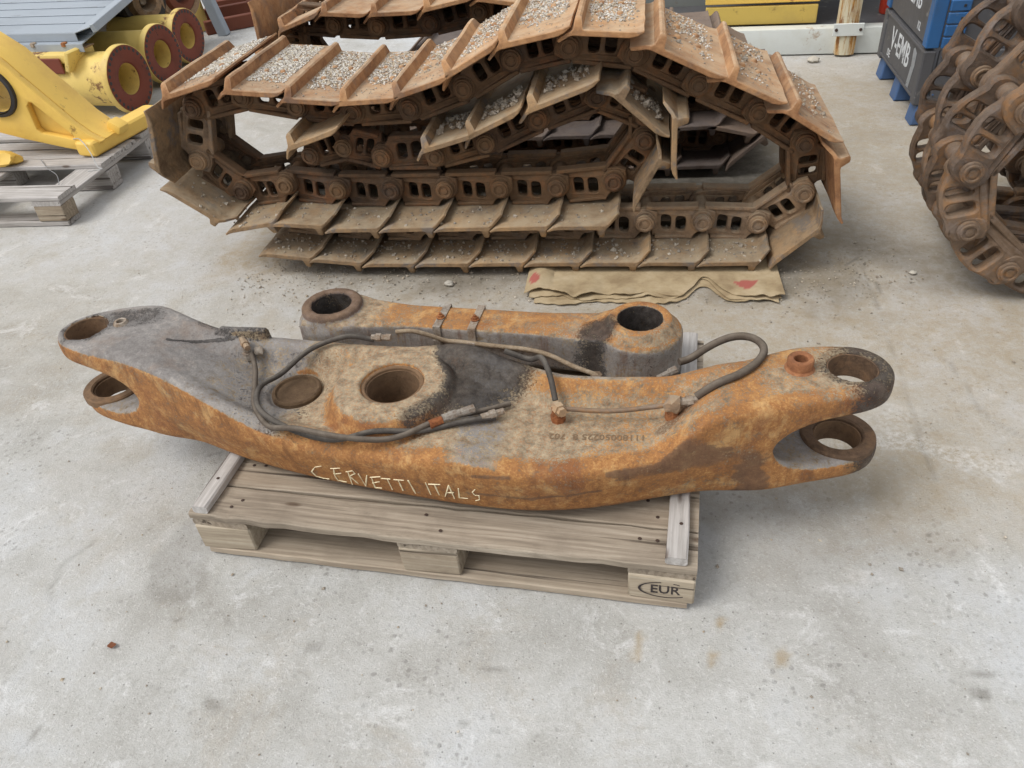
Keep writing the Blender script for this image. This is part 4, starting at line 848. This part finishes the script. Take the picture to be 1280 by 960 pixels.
# travel direction keeps the rail (local +y) on the inside of the roll
c1 = [(2.72, .13), (2.81, .31), (2.81, .51), (2.73, .70), (2.60, .85), (2.43, .94), (2.26, .96), (2.09, .92), (1.92, .80), (1.735, .63), (1.635, .455), (1.675, .265), (1.83, .12), (2.03, .078), (2.24, .076), (2.45, .076), (2.66, .10)]
chain_pins(c1, -0.15 + zf)
c2 = [(2.76, .15), (2.88, .32), (2.91, .53), (2.87, .74), (2.77, .92), (2.61, 1.05), (2.43, 1.12), (2.23, 1.10), (2.02, 1.0), (1.82, .81), (1.715, .63), (1.68, .43), (1.72, .23), (1.84, .10), (2.01, .08), (2.18, .076), (2.39, .076), (2.59, .09)]
chain_pins(c2, 0.17 + zf)
c3 = [(2.58, .34), (2.58, .55), (2.45, .72), (2.26, .66), (2.09, .56), (1.98, .40), (2.06, .24), (2.25, .205), (2.46, .21)]
chain_pins(c3, 0.02 + zf); c6 = [(2.52, .18), (2.64, .34), (2.67, .54), (2.60, .72), (2.48, .80), (2.36, .74), (2.2, .62), (2.06, .48), (2.02, .30), (2.14, .16), (2.34, .12)]
chain_pins(c6, -0.10 + zf)
c4 = [(p_[0] + 0.34, p_[1] * 0.95) for p_ in c2]
chain_pins(c4, 0.46 + zf)
c5 = [(2.56, .22), (2.62, .42), (2.5, .60), (2.34, .52), (2.17, .42), (2.12, .30), (2.24, .20), (2.45, .2)]
chain_pins(c5, 0.24 + zf); chain_pins([(2.5, .42), (2.30, .38), (2.2, .33)][::-1] + [], 0.26 + zf)

# gravel lying on the shoes, clods on the inner ones, scattered bits on the ground
gr = []; cl = []
for (M, k), amt in zip(FS, [0] * 9 + [0, 40, 90, 200, 320, 700, 900, 420, 500, 900, 1500, 2000, 1700] + [0] * 40):
    for _ in range(amt):
        x = rnd.uniform(0.01, 0.15); z = -rnd.uniform(0.10, WID - 0.02) ** 1.0
        if mnoise.noise(Vector((x * 7, z * 5, amt * 0.37))) * 1.1 + (-z - 0.27) * 1.1 + (0.42 if amt > 1600 else 0.2 if amt > 1400 else 0.0) + rnd.uniform(-.22, .22) < 0: continue
        p = M @ Vector((x, -0.020, z)); gr.append((p, rnd.uniform(0.0025, 0.0058), 0.8))
for i, (M, k) in enumerate(FS):
    if i < 9 or 22 < i < 31:
        for _ in range(70 if i < 9 else 26): p = M @ Vector((rnd.uniform(0.0, 0.2), 0.002, -rnd.betavariate(2, 1.6) * 0.18)); cl.append((p, abs(rnd.gauss(0, 0.004)) + 0.0015, 0.8))
        for _ in range(26): p = M @ Vector((rnd.uniform(0.05, 0.16), 0.012, zf - 0.03 - rnd.uniform(0, 0.03))); cl.append((p, abs(rnd.gauss(0, 0.008)) + 0.004, 0.8))
    if 9 < i <= 21:
        for _ in range(150): p = M @ Vector((rnd.uniform(0.0, 0.155), -0.0195, -rnd.uniform(0.01, WID - .01))); cl.append((p, abs(rnd.gauss(0, 0.0016)) + 0.0008, 0.8))
        for _ in range(60): p = M @ Vector((rnd.uniform(0.0, 0.14), -0.0195, -rnd.uniform(0.15, WID - .01))); cl.append((p, abs(rnd.gauss(0, 0.004)) + 0.003, 0.8))
    if 33 <= i < 37:
        for _ in range(90): p = M @ Vector((rnd.uniform(0.01, 0.15), -0.023, -rnd.uniform(0.08, 0.25))); cl.append((p, abs(rnd.gauss(0, 0.006)) + 0.003, 0.8))
for _ in range(1500):
    x = rnd.uniform(-0.9, 1.5); y = rnd.gauss(-0.02, 0.12); cl.append(((x, y, 0.0), abs(rnd.gauss(0, 0.0025)) + 0.0008, 0.7))
for cx, cy, s, nn in ((1.38, 0.0, .12, 160), (-0.62, 0.1, .1, 260), (1.62, 0.1, .14, 140), (1.5, -0.6, .4, 160), (-0.3, -0.3, .35, 120)):
    for _ in range(nn): cl.append(((rnd.gauss(cx, s), rnd.gauss(cy, s), 0.0), abs(rnd.gauss(0, 0.0024)) + 0.0008, 0.7))
for _ in range(420): cl.append(((rnd.uniform(-1.6, 1.9), rnd.uniform(-1.9, 0.4), -0.001), abs(rnd.gauss(0, 0.0022)) + 0.0008, 0.6))
g1 = obj('gravel', stones_mesh('gravel', gr), M_stone); g1['kind'] = 'stuff'
g2 = obj('earth_crumbs', stones_mesh('earth_crumbs', cl), M_clod); g2['kind'] = 'stuff'
M_peb = mat_plain('pale_stone', srgb(186, 180, 168), 0.9, 0.2, 25)
for (x, y, r, lb) in ((-0.03, -0.06, 0.017, 'small pale stone lying in front of the lowest track shoes, left of centre'), (1.67, 2.50, 0.035, 'flat pale stone on the concrete against the white steel frame'), (1.62, 0.02, 0.012, 'tiny white stone between the track and the dark chain'), (0.30, -0.02, 0.018, 'grey stone under the track beside the torn cardboard')):
    tag(obj('stone', pebble_mesh('stone', (r, r * .8, r * .55), x * 7), M_peb, None, (x, y, r * .4)), lb, 'stone')
lf = bmesh.new(); vs = [lf.verts.new(p) for p in ((-.012, 0, .002), (-.004, .008, .007), (.008, .006, .003), (.013, -.001, .008), (.004, -.007, .003), (-.006, -.006, .006))]; lf.faces.new(vs); bmesh.ops.solidify(lf, geom=lf.faces[:], thickness=0.0012)
tag(obj('dry_leaf', bm_mesh(lf, 'leaf'), mat_plain('leaf_brown', srgb(150, 96, 66), 0.8), None, (-0.495, -1.645, 0.0)), 'small curled brown leaf lying alone on the concrete at lower left', 'leaf')

# ------------------------------------------------------------------ flattened cardboard under the track
def mat_card():
    t = NT('cardboard'); v = t.coord(False); n = t.noise(v, 8, 6, 0.65); f = t.noise(v, 70, 4)
    c = t.ramp(n, [(0.34, srgb(146, 126, 96)), (0.5, srgb(176, 157, 124)), (0.66, srgb(194, 177, 146))]); c = t.mix(t.math('MULTIPLY', f, 0.3), c, srgb(130, 108, 80))
    c = t.mix(t.attr('Mark').outputs['Fac'], c, srgb(164, 92, 82)); return t.fin(c, 0.9, t.bump(n, 0.0006, 0.4))
M_card = mat_card(); CB = (0.7, -0.05, 0)
card = thing('flattened_cardboard', 'torn flattened cardboard sheets squashed under the front of the track', 'cardboard', CB)
def card_layer(k):
    r = random.Random(k + 40); NX, NY = 120, 26; V = []; mk = []
    for i in range(NX + 1):
        u = i / NX; x = 0.265 + 0.02 * k + u * (0.90 - 0.03 * k)
        torn = 0.075 * mnoise.noise(Vector((u * 7, k * 3.3, 0))) + 0.016 * mnoise.noise(Vector((u * 32, k * 5.1, 1)))
        notch = 0.13 * math.exp(-((x - 0.90) / 0.055) ** 2) * (1 if k < 2 else 0.75)
        yf = -0.15 - 0.02 * k * 0.6 + torn * 0.6 + notch - 0.02 * (x - 0.6)
        for j in range(NY + 1):
            v = j / NY; y = yf + (0.16 - yf) * v; e = (1 - v) ** 3
            wave = mnoise.noise(Vector((x * 8 + k * 7, y * 4, k)))
            z = 0.005 + (2 - k) * 0.0055 + max(0, e * (0.012 * wave + 0.013 * (2 - k) * abs(mnoise.noise(Vector((x * 9, k * 2, 3))))) ) + 0.002 * mnoise.noise(Vector((x * 30, y * 30, k)))
            if k == 0 and x < 0.36: z += 0.02 * math.sin(min(1, (x - .265) / .1) * PI) * math.exp(-((y + .0) / .12) ** 2)
            V.append((x, y, max(z, 0.003)))
            m = 0
            if k == 0 and (math.hypot((x - 0.295) / 0.018, (y + 0.06) / 0.035) < 1 or (abs(x - 1.045) < 0.045 - 0.6 * max(0, -(y + 0.06)) and -0.12 < y < -0.06 and y > -0.13)): m = 1
            mk.append(m)
    F = [(i * (NY + 1) + j, (i + 1) * (NY + 1) + j, (i + 1) * (NY + 1) + j + 1, i * (NY + 1) + j + 1) for i in range(NX) for j in range(NY)]
    me = bpy.data.meshes.new('sheet'); me.from_pydata(V, [], F); at = me.color_attributes.new('Mark', 'FLOAT_COLOR', 'POINT')
    for d, m in zip(at.data, mk): d.color = (m, m, m, 1)
    bm = bmesh.new(); bm.from_mesh(me); bpy.data.meshes.remove(me); g = bmesh.ops.solidify(bm, geom=bm.faces[:], thickness=0.0025); return bm_mesh(bm, 'sheet', 40)
for k in range(3): obj('cardboard_sheet', card_layer(k), M_card, card, tuple(-c for c in CB))

# ================================================================== left: pallet with yellow bracket
pl2 = thing('wooden_pallet', 'grey weathered pallet at the left edge, carrying the yellow bracket', 'pallet', (-3.15, 0.45, 0), 0.015)
for y, ln in ((0.07, 1.2), (0.43, 1.14), (0.545, 1.2), (0.66, 1.17), (0.82, 1.2)):
    obj('deck_board', board(ln, 0.14 if y < .1 else 0.115 if y < .5 else 0.1, 0.022, seg=14), M_woodg, pl2, (0.6 + (1.2 - ln) / 2 if y > 0.1 else 0.6, y, 0.133))
for x in (0.073, 0.6, 1.127): obj('stringer_board', board(0.89, 0.145, 0.0215), M_woodg, pl2, (x, 0.445, 0.111), (0, 0, PI / 2))
for y in (0.05, 0.445, 0.84):
    obj('bottom_board', board(1.19, 0.1, 0.022, seg=14), M_woodg, pl2, (0.6, y, 0.0112))
    for x in (0.073, 0.6, 1.127): obj('block', box('block', (0, 0, 0), (0.145, 0.098, 0.0775), bev=0.004, jit=0.004), M_blk if y < .1 else M_woodg, pl2, (x, y, 0.0615))
# yellow bracket
BK = (-2.3, 1.1, 0.145)
brk = thing('yellow_bracket', 'yellow cast bracket with a black ringed bore and splayed foot on the left pallet', 'machine part', BK)
def bkp(px, pz): return (px, pz)
face = [(-2.10, 0.165), (-2.03, 0.185), (-1.99, 0.215), (-2.05, 0.25), (-2.11, 0.305), (-2.19, 0.405), (-2.28, 0.515), (-2.36, 0.62), (-2.46, 0.70), (-2.58, 0.74), (-2.70, 0.70), (-2.78, 0.62), (-2.74, 0.42), (-2.62, 0.30), (-2.40, 0.235), (-2.2, 0.185)]
bore = circ(-2.465, 0.475, 0.118, 32)
tri = [(-2.315, 0.40), (-2.295, 0.42), (-2.28, 0.415), (-2.135, 0.25), (-2.13, 0.235), (-2.15, 0.23), (-2.30, 0.265), (-2.318, 0.285)]
BW = tuple(-c for c in BK)
def side_plate(name, loops, y0, y1, mat, parent, off, bev=0.008):
    me = prism(name, loops, y1 - y0, bev, 2); me.transform(Matrix.Translation((0, (y0 + y1) / 2, 0)) @ Matrix.Rotation(PI / 2, 4, 'X')); return obj(name, me, mat, parent, off)
side_plate('cheek_plate', [face, bore, tri], 0.96, 1.0, M_yel, brk, BW, 0.006)
inner = [(x * 0.992 - 0.019, z * 0.985 + 0.006) for x, z in face]
side_plate('web', [face, bore], 1.003, 1.19, M_yel, brk, BW, 0.012)
obj('bore_ring', lathe('bore_ring', [(0.100, -0.02), (0.100, 0.24), (0.117, 0.24), (0.123, -0.005), (0.119, -0.02), (0.104, -0.024)], 40, Matrix.Translation((-2.465, 0.965, 0.475)) @ Matrix.Rotation(-PI / 2, 4, 'X')), M_black, brk, BW)
obj('bore_liner', lathe('bore_liner', [(0.098, 0.0), (0.0985, 0.23)], 40, Matrix.Translation((-2.465, 0.965, 0.475)) @ Matrix.Rotation(-PI / 2, 4, 'X')), M_yel2, brk, BW)
obj('foot', box('foot', (-2.03, 1.2, 0.187), (0.12, 0.56, 0.078), Euler((0, 0, -0.16)), 0.026, 0, 3), M_yel, brk, BW)
obj('foot_lug', box('foot_lug', (-1.985, 1.12, 0.235), (0.075, 0.075, 0.05), Euler((0, 0.5, -0.16)), 0.012, 0, 2), M_yel, brk, BW)
obj('bolt_hole', lathe('bolt_hole', [(0, 0), (0.012, 0.001), (0.014, 0.004)], 14, Matrix.Translation((-2.16, 1.0015, 0.285)) @ Matrix.Rotation(PI / 2, 4, 'X')), M_black, brk, BW)
# broken yellow lump and a loose wire
lump = pebble_mesh('lump', (0.14, 0.06, 0.045), 9.3, 3)
tag(obj('yellow_casting_stub', lump, M_yel, None, (-2.545, 0.86, 0.182)), 'chipped yellow lump of casting at the left edge on the grey pallet', 'machine part')
tag(obj('wire', tube('wire', [(-2.14, 0.96, .232), (-2.08, 0.93, .238), (-2.0, 0.86, .20), (-1.93, 0.78, .158), (-1.90, 0.77, .15), (-1.96, 0.74, .15)], 0.0025, 6, 6), mat_plain('grey_wire', srgb(168, 168, 166), 0.5), None), 'thin pale wire looped over the foot of the yellow bracket', 'wire')
tag(obj('wire', tube('wire', [(-2.32, 0.9, .15), (-2.2, 0.78, .152), (-2.1, 0.7, .15), (-2.05, 0.62, .12), (-2.04, 0.6, .12)], 0.0018, 6, 6), mat_plain('dark_wire', srgb(120, 122, 124), 0.5), None), 'thin dark wire lying slack across the gap between grey pallet boards', 'wire')

# ================================================================== flanged yellow tubes
def flange_tube(cx, cy, R, L, lb, yaw=-0.12, bracket=False):
    t = thing('flanged_tube', lb, 'flanged tube', (cx, cy, R), yaw, 'yellow flanged tubes lying in a row')
    rot = Matrix.Rotation(PI / 2, 4, 'Y')     # lathe z -> +x
    rb, ri = R * 0.80, R * 0.46
    obj('tube_body', lathe('tube_body', [(rb * 0.93, -L), (rb * 0.95, -L * 0.5), (rb, -0.12), (rb * 1.02, -0.055), (R * 0.93, -0.05), (R, -0.04), (R, -0.008), (R * 0.985, 0.0), (R * 0.93, 0.0)], 48, rot), M_yel2, t)
    f = obj('flange_face', lathe('flange_face', [(R * 0.972, -0.004), (R * 0.966, 0.0022), (ri + 0.012, 0.0022), (ri + 0.003, -0.004), (ri, -0.012)], 48, rot), M_red, t)
    obj('bore', lathe('bore', [(ri, -0.011), (ri * 0.995, -0.6), (ri * 0.9, -0.9), (0, -0.95)], 36, rot), M_yel2, t)
    hole = lathe('bolt_hole', [(0, 0.0034), (0.0095, 0.0034), (0.011, 0.0022)], 8, rot)
    for i in range(30):
        a = 2 * PI * (i + 0.3) / 30; obj('bolt_hole', hole, M_black, t, (0.0006, math.cos(a) * R * 0.88, math.sin(a) * R * 0.88))
    if bracket:
        b = obj('mount_pad', box('mount_pad', (-0.46, -0.02, R * 0.80), (0.36, 0.26, 0.05), None, 0.012, 0, 2), M_yel2, t)
        obj('pocket', box('pocket', (-0.44, -0.158, R * 0.62), (0.25, 0.012, 0.09), None, 0.005), M_red, b)
        obj('pad_edge', box('pad_edge', (-0.26, -0.1, R * 0.74), (0.03, 0.15, 0.12), Euler((0, 0.35, 0)), 0.008, 0, 2), M_yel2, b)
        obj('top_plate', box('top_plate', (-0.38, 0.0, R * 0.80 + 0.031), (0.3, 0.14, 0.01), None, 0.003), M_link, b)
        for x in (-0.56, -0.33): obj('bolt', lathe('bolt', [(0, 0.05), (0.018, 0.05), (0.021, 0.046), (0.021, 0.028), (0.011, 0.027), (0.011, 0)], 6, Matrix.Translation((x, -0.06, R * 0.80 + 0.025))), M_fit if x < -.4 else M_rfit, b)
flange_tube(-2.46, 2.06, 0.200, 1.5, 'nearest yellow flanged tube, with a bolted pad on its top, behind the yellow bracket', bracket=True)
flange_tube(-2.545, 2.64, 0.190, 1.3, 'middle yellow flanged tube, a dark red flange face between two others')
flange_tube(-2.60, 3.12, 0.185, 1.2, 'farthest yellow flanged tube, nearest to the red brown steel frames')

# galvanised sheets on dunnage --------------------------------
def zinc_sheet(x1, y0, z, yaw, lb, L=2.6, D=1.5, lip=True):
    SK = 0.42; t = thing('steel_sheet', lb, 'steel sheet', (x1, y0, z), yaw, 'galvanised sheets in the stack at upper left')
    bm = bmesh.new(); add_box(bm, (-L / 2, D / 2, 0), (L, D, 0.006), bev=0.001)
    for v in bm.verts: v.co.x -= SK * v.co.y
    obj('sheet_panel', bm_mesh(bm, 'panel'), M_zinc, t)
    obj('front_flange', box('front_flange', (-L / 2, -0.004, -0.022), (L, 0.006, 0.046), None, 0.001), M_zinc, t)
    for k in range(1, 7): obj('rib', box('rib', (-L / 2 - SK * D * k / 7, D * k / 7, 0.0065), (L - 0.02, 0.012, 0.006), None, 0.0028), M_zinc, t)
    if lip:
        obj('edge_fold', box('edge_fold', (0.085 - SK * D / 2, D / 2, 0.022), (0.15, D * 1.08, 0.006), Euler((0, -0.22, math.atan(SK))), 0.001), M_zinc, t)
        obj('edge_rail', box('edge_rail', (0.16 - SK * D / 2, D / 2 - 0.02, 0.03), (0.03, D * 1.09, 0.045), Euler((0, -0.22, math.atan(SK))), 0.003), M_zinc, t)
zinc_sheet(-2.72, 2.08, 0.475, -0.12, 'topmost blue grey galvanised sheet with a folded right edge, on the stack at upper left')
zinc_sheet(-2.66, 2.02, 0.425, -0.12, 'middle galvanised sheet in the stack at upper left', lip=False)
zinc_sheet(-2.74, 1.98, 0.378, -0.12, 'lowest galvanised sheet in the stack at upper left', lip=False)
for i, (x, y) in enumerate(((-3.25, 2.85), (-4.6, 2.9))):
    o = obj('timber_bearer', board(1.7, 0.10, 0.335), M_woodg, None, (x, y, 0.168), (0, 0, PI / 2)); tag(o, ('dark timber bearer under the sheet stack, near its right end', 'timber bearer under the far left end of the sheet stack')[i], 'timber')
# dark rubber bush and rusty ring lying behind the sheets
def bush(c, R, w_, lb, mats, yaw, name):
    t = thing(name, lb, 'machine part', c, yaw); rot = Matrix.Rotation(PI / 2, 4, 'Y')
    obj('outer_ring', lathe('outer_ring', [(R * .45, -w_), (R * .92, -w_), (R, -w_ * .8), (R, w_ * .0), (R * .9, w_ * .12), (R * .72, w_ * .1)], 36, rot), mats[0], t)
    obj('hub', lathe('hub', [(R * .72, w_ * .05), (R * .6, w_ * .3), (R * .36, w_ * .34), (R * .30, w_ * .2), (R * .28, -w_ * .8)], 30, rot), mats[1], t)
    obj('core', lathe('core', [(0, w_ * .0), (R * .13, w_ * .05), (R * .2, -w_ * .1)], 20, rot), M_fit, t)
bush((-2.98, 3.30, 0.40), 0.19, 0.2, 'round black bush with a rusty hub standing behind the galvanised sheets', (M_black, M_link), -0.5, 'pivot_bush')
bush((-2.83, 3.55, 0.38), 0.18, 0.16, 'rusty brown ring standing beside the black round bush', (M_link, M_brown), -0.55, 'rusty_ring')
tag(obj('steel_block', box('steel_block', (0, 0, 0), (0.7, 0.5, 0.2), None, 0.02, 0.01, 2), M_brown, None, (-3.25, 3.5, 0.101), (0, 0, -0.2)), 'low rusty steel block carrying the round bush and ring', 'steel block')
tag(obj('yellow_housing', lathe('yellow_housing', [(0, 0.56), (0.1, 0.56), (0.15, 0.53), (0.16, 0.4), (0.2, 0.36), (0.22, 0.0)], 28), M_yel2, None, (-3.2, 4.1, 0.0)), 'small yellow housing peeping out behind the rusty ring', 'machine part')
tag(obj('grey_post', box('grey_post', (0, 0, 0), (0.08, 0.08, 1.3), Euler((0.0, -0.2, 0)), 0.006), M_zinc, None, (-2.86, 3.9, 0.632)), 'pale grey steel post leaning behind the farthest yellow tube', 'post')
# red-brown welded frames
def steel_frame(x, y, yaw, lb, L=1.9):
    t = thing('welded_frame', lb, 'steel frame', (x - 0.28, y - 0.05, 0), yaw, 'red brown welded steel frames lying in the yard')
    for yy in (0, 0.5): obj('rail', box('rail', (L / 2, yy, 0.05), (L, 0.07, 0.1), None, 0.004), M_brown, t)
    obj('top_rail', box('top_rail', (L / 2, 0.5, 0.42), (L, 0.09, 0.07), None, 0.004), M_brown, t)
    for k in range(6):
        me = prism('gusset', [[(0.0, 0.1), (0.42, 0.1), (0.50, 0.385), (0.40, 0.385)]], 0.016, 0.001); me.transform(Matrix.Rotation(PI / 2, 4, 'Z') @ Matrix.Rotation(PI / 2, 4, 'X'))
        obj('gusset', me, M_brown, t, (0.12 + k * (L - 0.2) / 5, 0.0, 0.0))
steel_frame(-2.62, 3.98, 0.62, 'nearer red brown steel frame with slanted gussets, right of the grey post')
steel_frame(-2.9, 4.75, 0.55, 'farther red brown steel frame, behind the first one')

# ================================================================== white steel frame with yellow cabinet (back right)
wf = thing('white_container_frame', 'white steel base frame with a rust streaked corner post, along the back of the yard', 'steel frame', (1.6, 2.64, 0), -0.075)
obj('bottom_rail', box('bottom_rail', (-0.55, 0.05, 0.078), (2.3, 0.10, 0.146), None, 0.006, 0, 2), M_white, wf)
obj('corner_post', prism('corner_post', [[(-0.055, -0.03), (-0.02, -0.045), (0.02, -0.045), (0.055, -0.03), (0.055, 0.08), (-0.055, 0.08)]], 2.2, 0.004), M_rpost, wf, (0.262, -0.006, 1.108))
obj('hinge_plate', box('hinge_plate', (0.262, -0.056, 0.155), (0.17, 0.01, 0.07), None, 0.003), M_white, wf)
for x in (0.195, 0.329): obj('bolt', lathe('bolt', [(0, 0.006), (0.008, 0.005), (0.01, 0)], 8, Matrix.Translation((x, -0.0605, 0.155)) @ Matrix.Rotation(PI / 2, 4, 'X')), M_nail, wf)
obj('back_panel', box('back_panel', (-0.2, 0.75, 1.1), (3.4, 0.03, 2.2), None, 0.003), mat_paint('grey_panel', srgb(120, 124, 122), srgb(110, 90, 70), .4, srgb(96, 98, 96), 4), wf)
obj('deck', box('deck', (-0.2, 0.42, 0.12), (3.3, 0.62, 0.03), None, 0.003), M_slate, wf)
obj('bottom_rail', box('bottom_rail', (0.92, 0.07, 0.076), (0.60, 0.11, 0.142), None, 0.006, 0, 2), M_white, wf)
yc = thing('yellow_cabinet', 'yellow sheet steel cabinet standing behind the white steel rail', 'cabinet', (1.42, 2.80, 0.14), -0.075)
obj('cabinet_body', box('cabinet_body', (-0.04, 0.22, 0.64), (0.62, 0.40, 0.98), None, 0.006), M_yel, yc)
obj('lower_panel', box('lower_panel', (-0.04, 0.005, 0.062), (0.66, 0.03, 0.106), None, 0.004), mat_paint('dusty_yellow', srgb(206, 178, 92), srgb(110, 78, 50), .7, srgb(176, 150, 88), 5), yc)
obj('door_panel', box('door_panel', (-0.04, 0.0, 0.632), (0.67, 0.03, 1.0), None, 0.004), M_yel, yc)
obj('hinge', box('hinge', (0.305, -0.01, 0.3), (0.02, 0.03, 0.06), None, 0.002), M_slate, yc)
tag(obj('red_extinguisher', lathe('red_extinguisher', [(0, 0), (0.05, 0), (0.055, 0.012), (0.055, 0.26), (0.04, 0.3), (0.018, 0.32), (0.018, 0.36), (0, 0.36)], 24), mat_plain('red_paint', srgb(186, 62, 42), 0.5), None, (2.17, 2.98, 0.137)), 'red cylinder standing just behind the rust streaked white post', 'cylinder')

# ================================================================== blue folding crate
crt = thing('folding_crate', 'blue and grey folding plastic crate with white lettering behind the dark chain', 'crate', (1.945, 1.42, 0), -0.02)
W_, D_, H0, H1, H2 = 1.1, 0.82, 0.095, 0.345, 0.57
for y in (0.06, D_ / 2, D_ - 0.06):
    obj('foot', prism('foot', [[(0.0, 0.0), (0.15, 0.0), (0.13, H0), (0.012, H0)]], 0.11, 0.006), M_blue2, crt, (0.005, y - 0.0, 0.0), (PI / 2, 0, 0))
    obj('foot', prism('foot', [[(W_ - .15, 0.0), (W_, 0.0), (W_ - .012, H0), (W_ - .13, H0)]], 0.11, 0.006), M_blue2, crt, (-0.005, y - 0.0, 0.0), (PI / 2, 0, 0))
obj('base', box('base', (W_ / 2, D_ / 2, H0 + 0.022), (W_ - 0.02, D_ - 0.02, 0.04), None, 0.008), M_slate, crt)
def panel(name, c, s, mat=M_slate): return obj(name, box(name, c, s, None, 0.005), mat, crt)
lo = panel('lower_door', (0.016, D_ / 2, (H0 + H1) / 2 + .012), (0.03, D_ - 0.10, H1 - H0 - 0.03)); up = panel('upper_door', (0.019, D_ / 2, (H1 + H2) / 2), (0.026, D_ - 0.10, H2 - H1 - 0.02))
panel('far_wall', (W_ - 0.016, D_ / 2, (H0 + H2) / 2), (0.03, D_ - 0.1, H2 - H0 - 0.02)); panel('front_wall', (W_ / 2, 0.02, (H0 + H1) / 2 + .01), (W_ - 0.13, 0.03, H1 - H0 - 0.03)); panel('front_wall', (W_ / 2 + .03, 0.024, (H1 + H2) / 2), (W_ - 0.2, 0.03, H2 - H1 - 0.02)); panel('back_wall', (W_ / 2, D_ - 0.02, (H0 + H2) / 2), (W_ - 0.13, 0.03, H2 - H0 - 0.02))
for z in (H0 + 0.03, H1 - 0.012): obj('door_rail', box('door_rail', (0.0, D_ / 2, z), (0.014, D_ - 0.11, 0.014), None, 0.003), M_slate, crt)
for y in (0.03, D_ - 0.03):
    obj('corner_column', box('corner_column', (0.02, y, (H0 + H1) / 2 + 0.0), (0.055, 0.06, H1 - H0 - 0.004), None, 0.006), M_slate, crt); obj('hinge_column', box('hinge_column', (0.022, y, (H1 + H2) / 2 + .004), (0.058, 0.062, H2 - H1 - 0.012), None, 0.004), M_blue, crt)
for k in range(4): obj('hinge_strap', box('hinge_strap', (0.10, 0.0005, H1 + 0.034 + k * 0.052), (0.085, 0.022, 0.047), None, 0.004), M_blue, crt); obj('latch_slot', box('latch_slot', (0.115, -0.0108, H1 + 0.034 + k * 0.052), (0.011, 0.004, 0.011), None, 0.001), M_black, crt)
for k in range(5):
    for x in (0.075, 0.115): obj('rivet', box('rivet', (x, 0.0045, H0 + 0.05 + k * 0.043), (0.008, 0.006, 0.007), None, 0.001), M_blue2, crt)
obj('rim', box('rim', (W_ / 2 + 0.03, 0.022, H2 + 0.002), (W_ - 0.06, 0.05, 0.016), None, 0.004), M_print, crt); obj('rim', box('rim', (W_ / 2, D_ - 0.022, H2 + 0.002), (W_ - 0.06, 0.05, 0.016), None, 0.004), M_slate, crt)
def decal(me, c, parent=crt):      # stand text up on the face that looks towards -x
    me.transform(Matrix.Rotation(-PI / 2, 4, 'Z') @ Matrix.Rotation(PI / 2, 4, 'X')); return obj('lettering', me, M_print, parent, c)
decal(text_mesh('V-EMB', 0.15, 'CENTER', 0.0004, 0.92), (0.0006, D_ / 2 + 0.02, 0.242), lo); decal(text_mesh('V-EMB', 0.12, 'CENTER', 0.0004, 0.9), (0.0055, D_ / 2 - 0.02, 0.50), up)
decal(text_mesh('DE', 0.05, 'CENTER', 0.0004), (0.0006, D_ / 2 + 0.21, 0.165), lo); decal(text_mesh('KL', 0.05, 'CENTER', 0.0004), (0.0055, D_ / 2 - 0.2, 0.40), up)
bm = bmesh.new(); vs = [bm.verts.new((0, y, z)) for y, z in ((.03, .0), (.0, .0), (-.035, .13), (-.03, .185), (.01, .2), (.03, .19), (.02, .12), (.04, .02))]; bm.faces.new(vs); bmesh.ops.solidify(bm, geom=bm.faces[:], thickness=0.001)
obj('torn_label', bm_mesh(bm, 'torn_label', smooth=False), M_print, lo, (-0.0002, 0.16, 0.115))
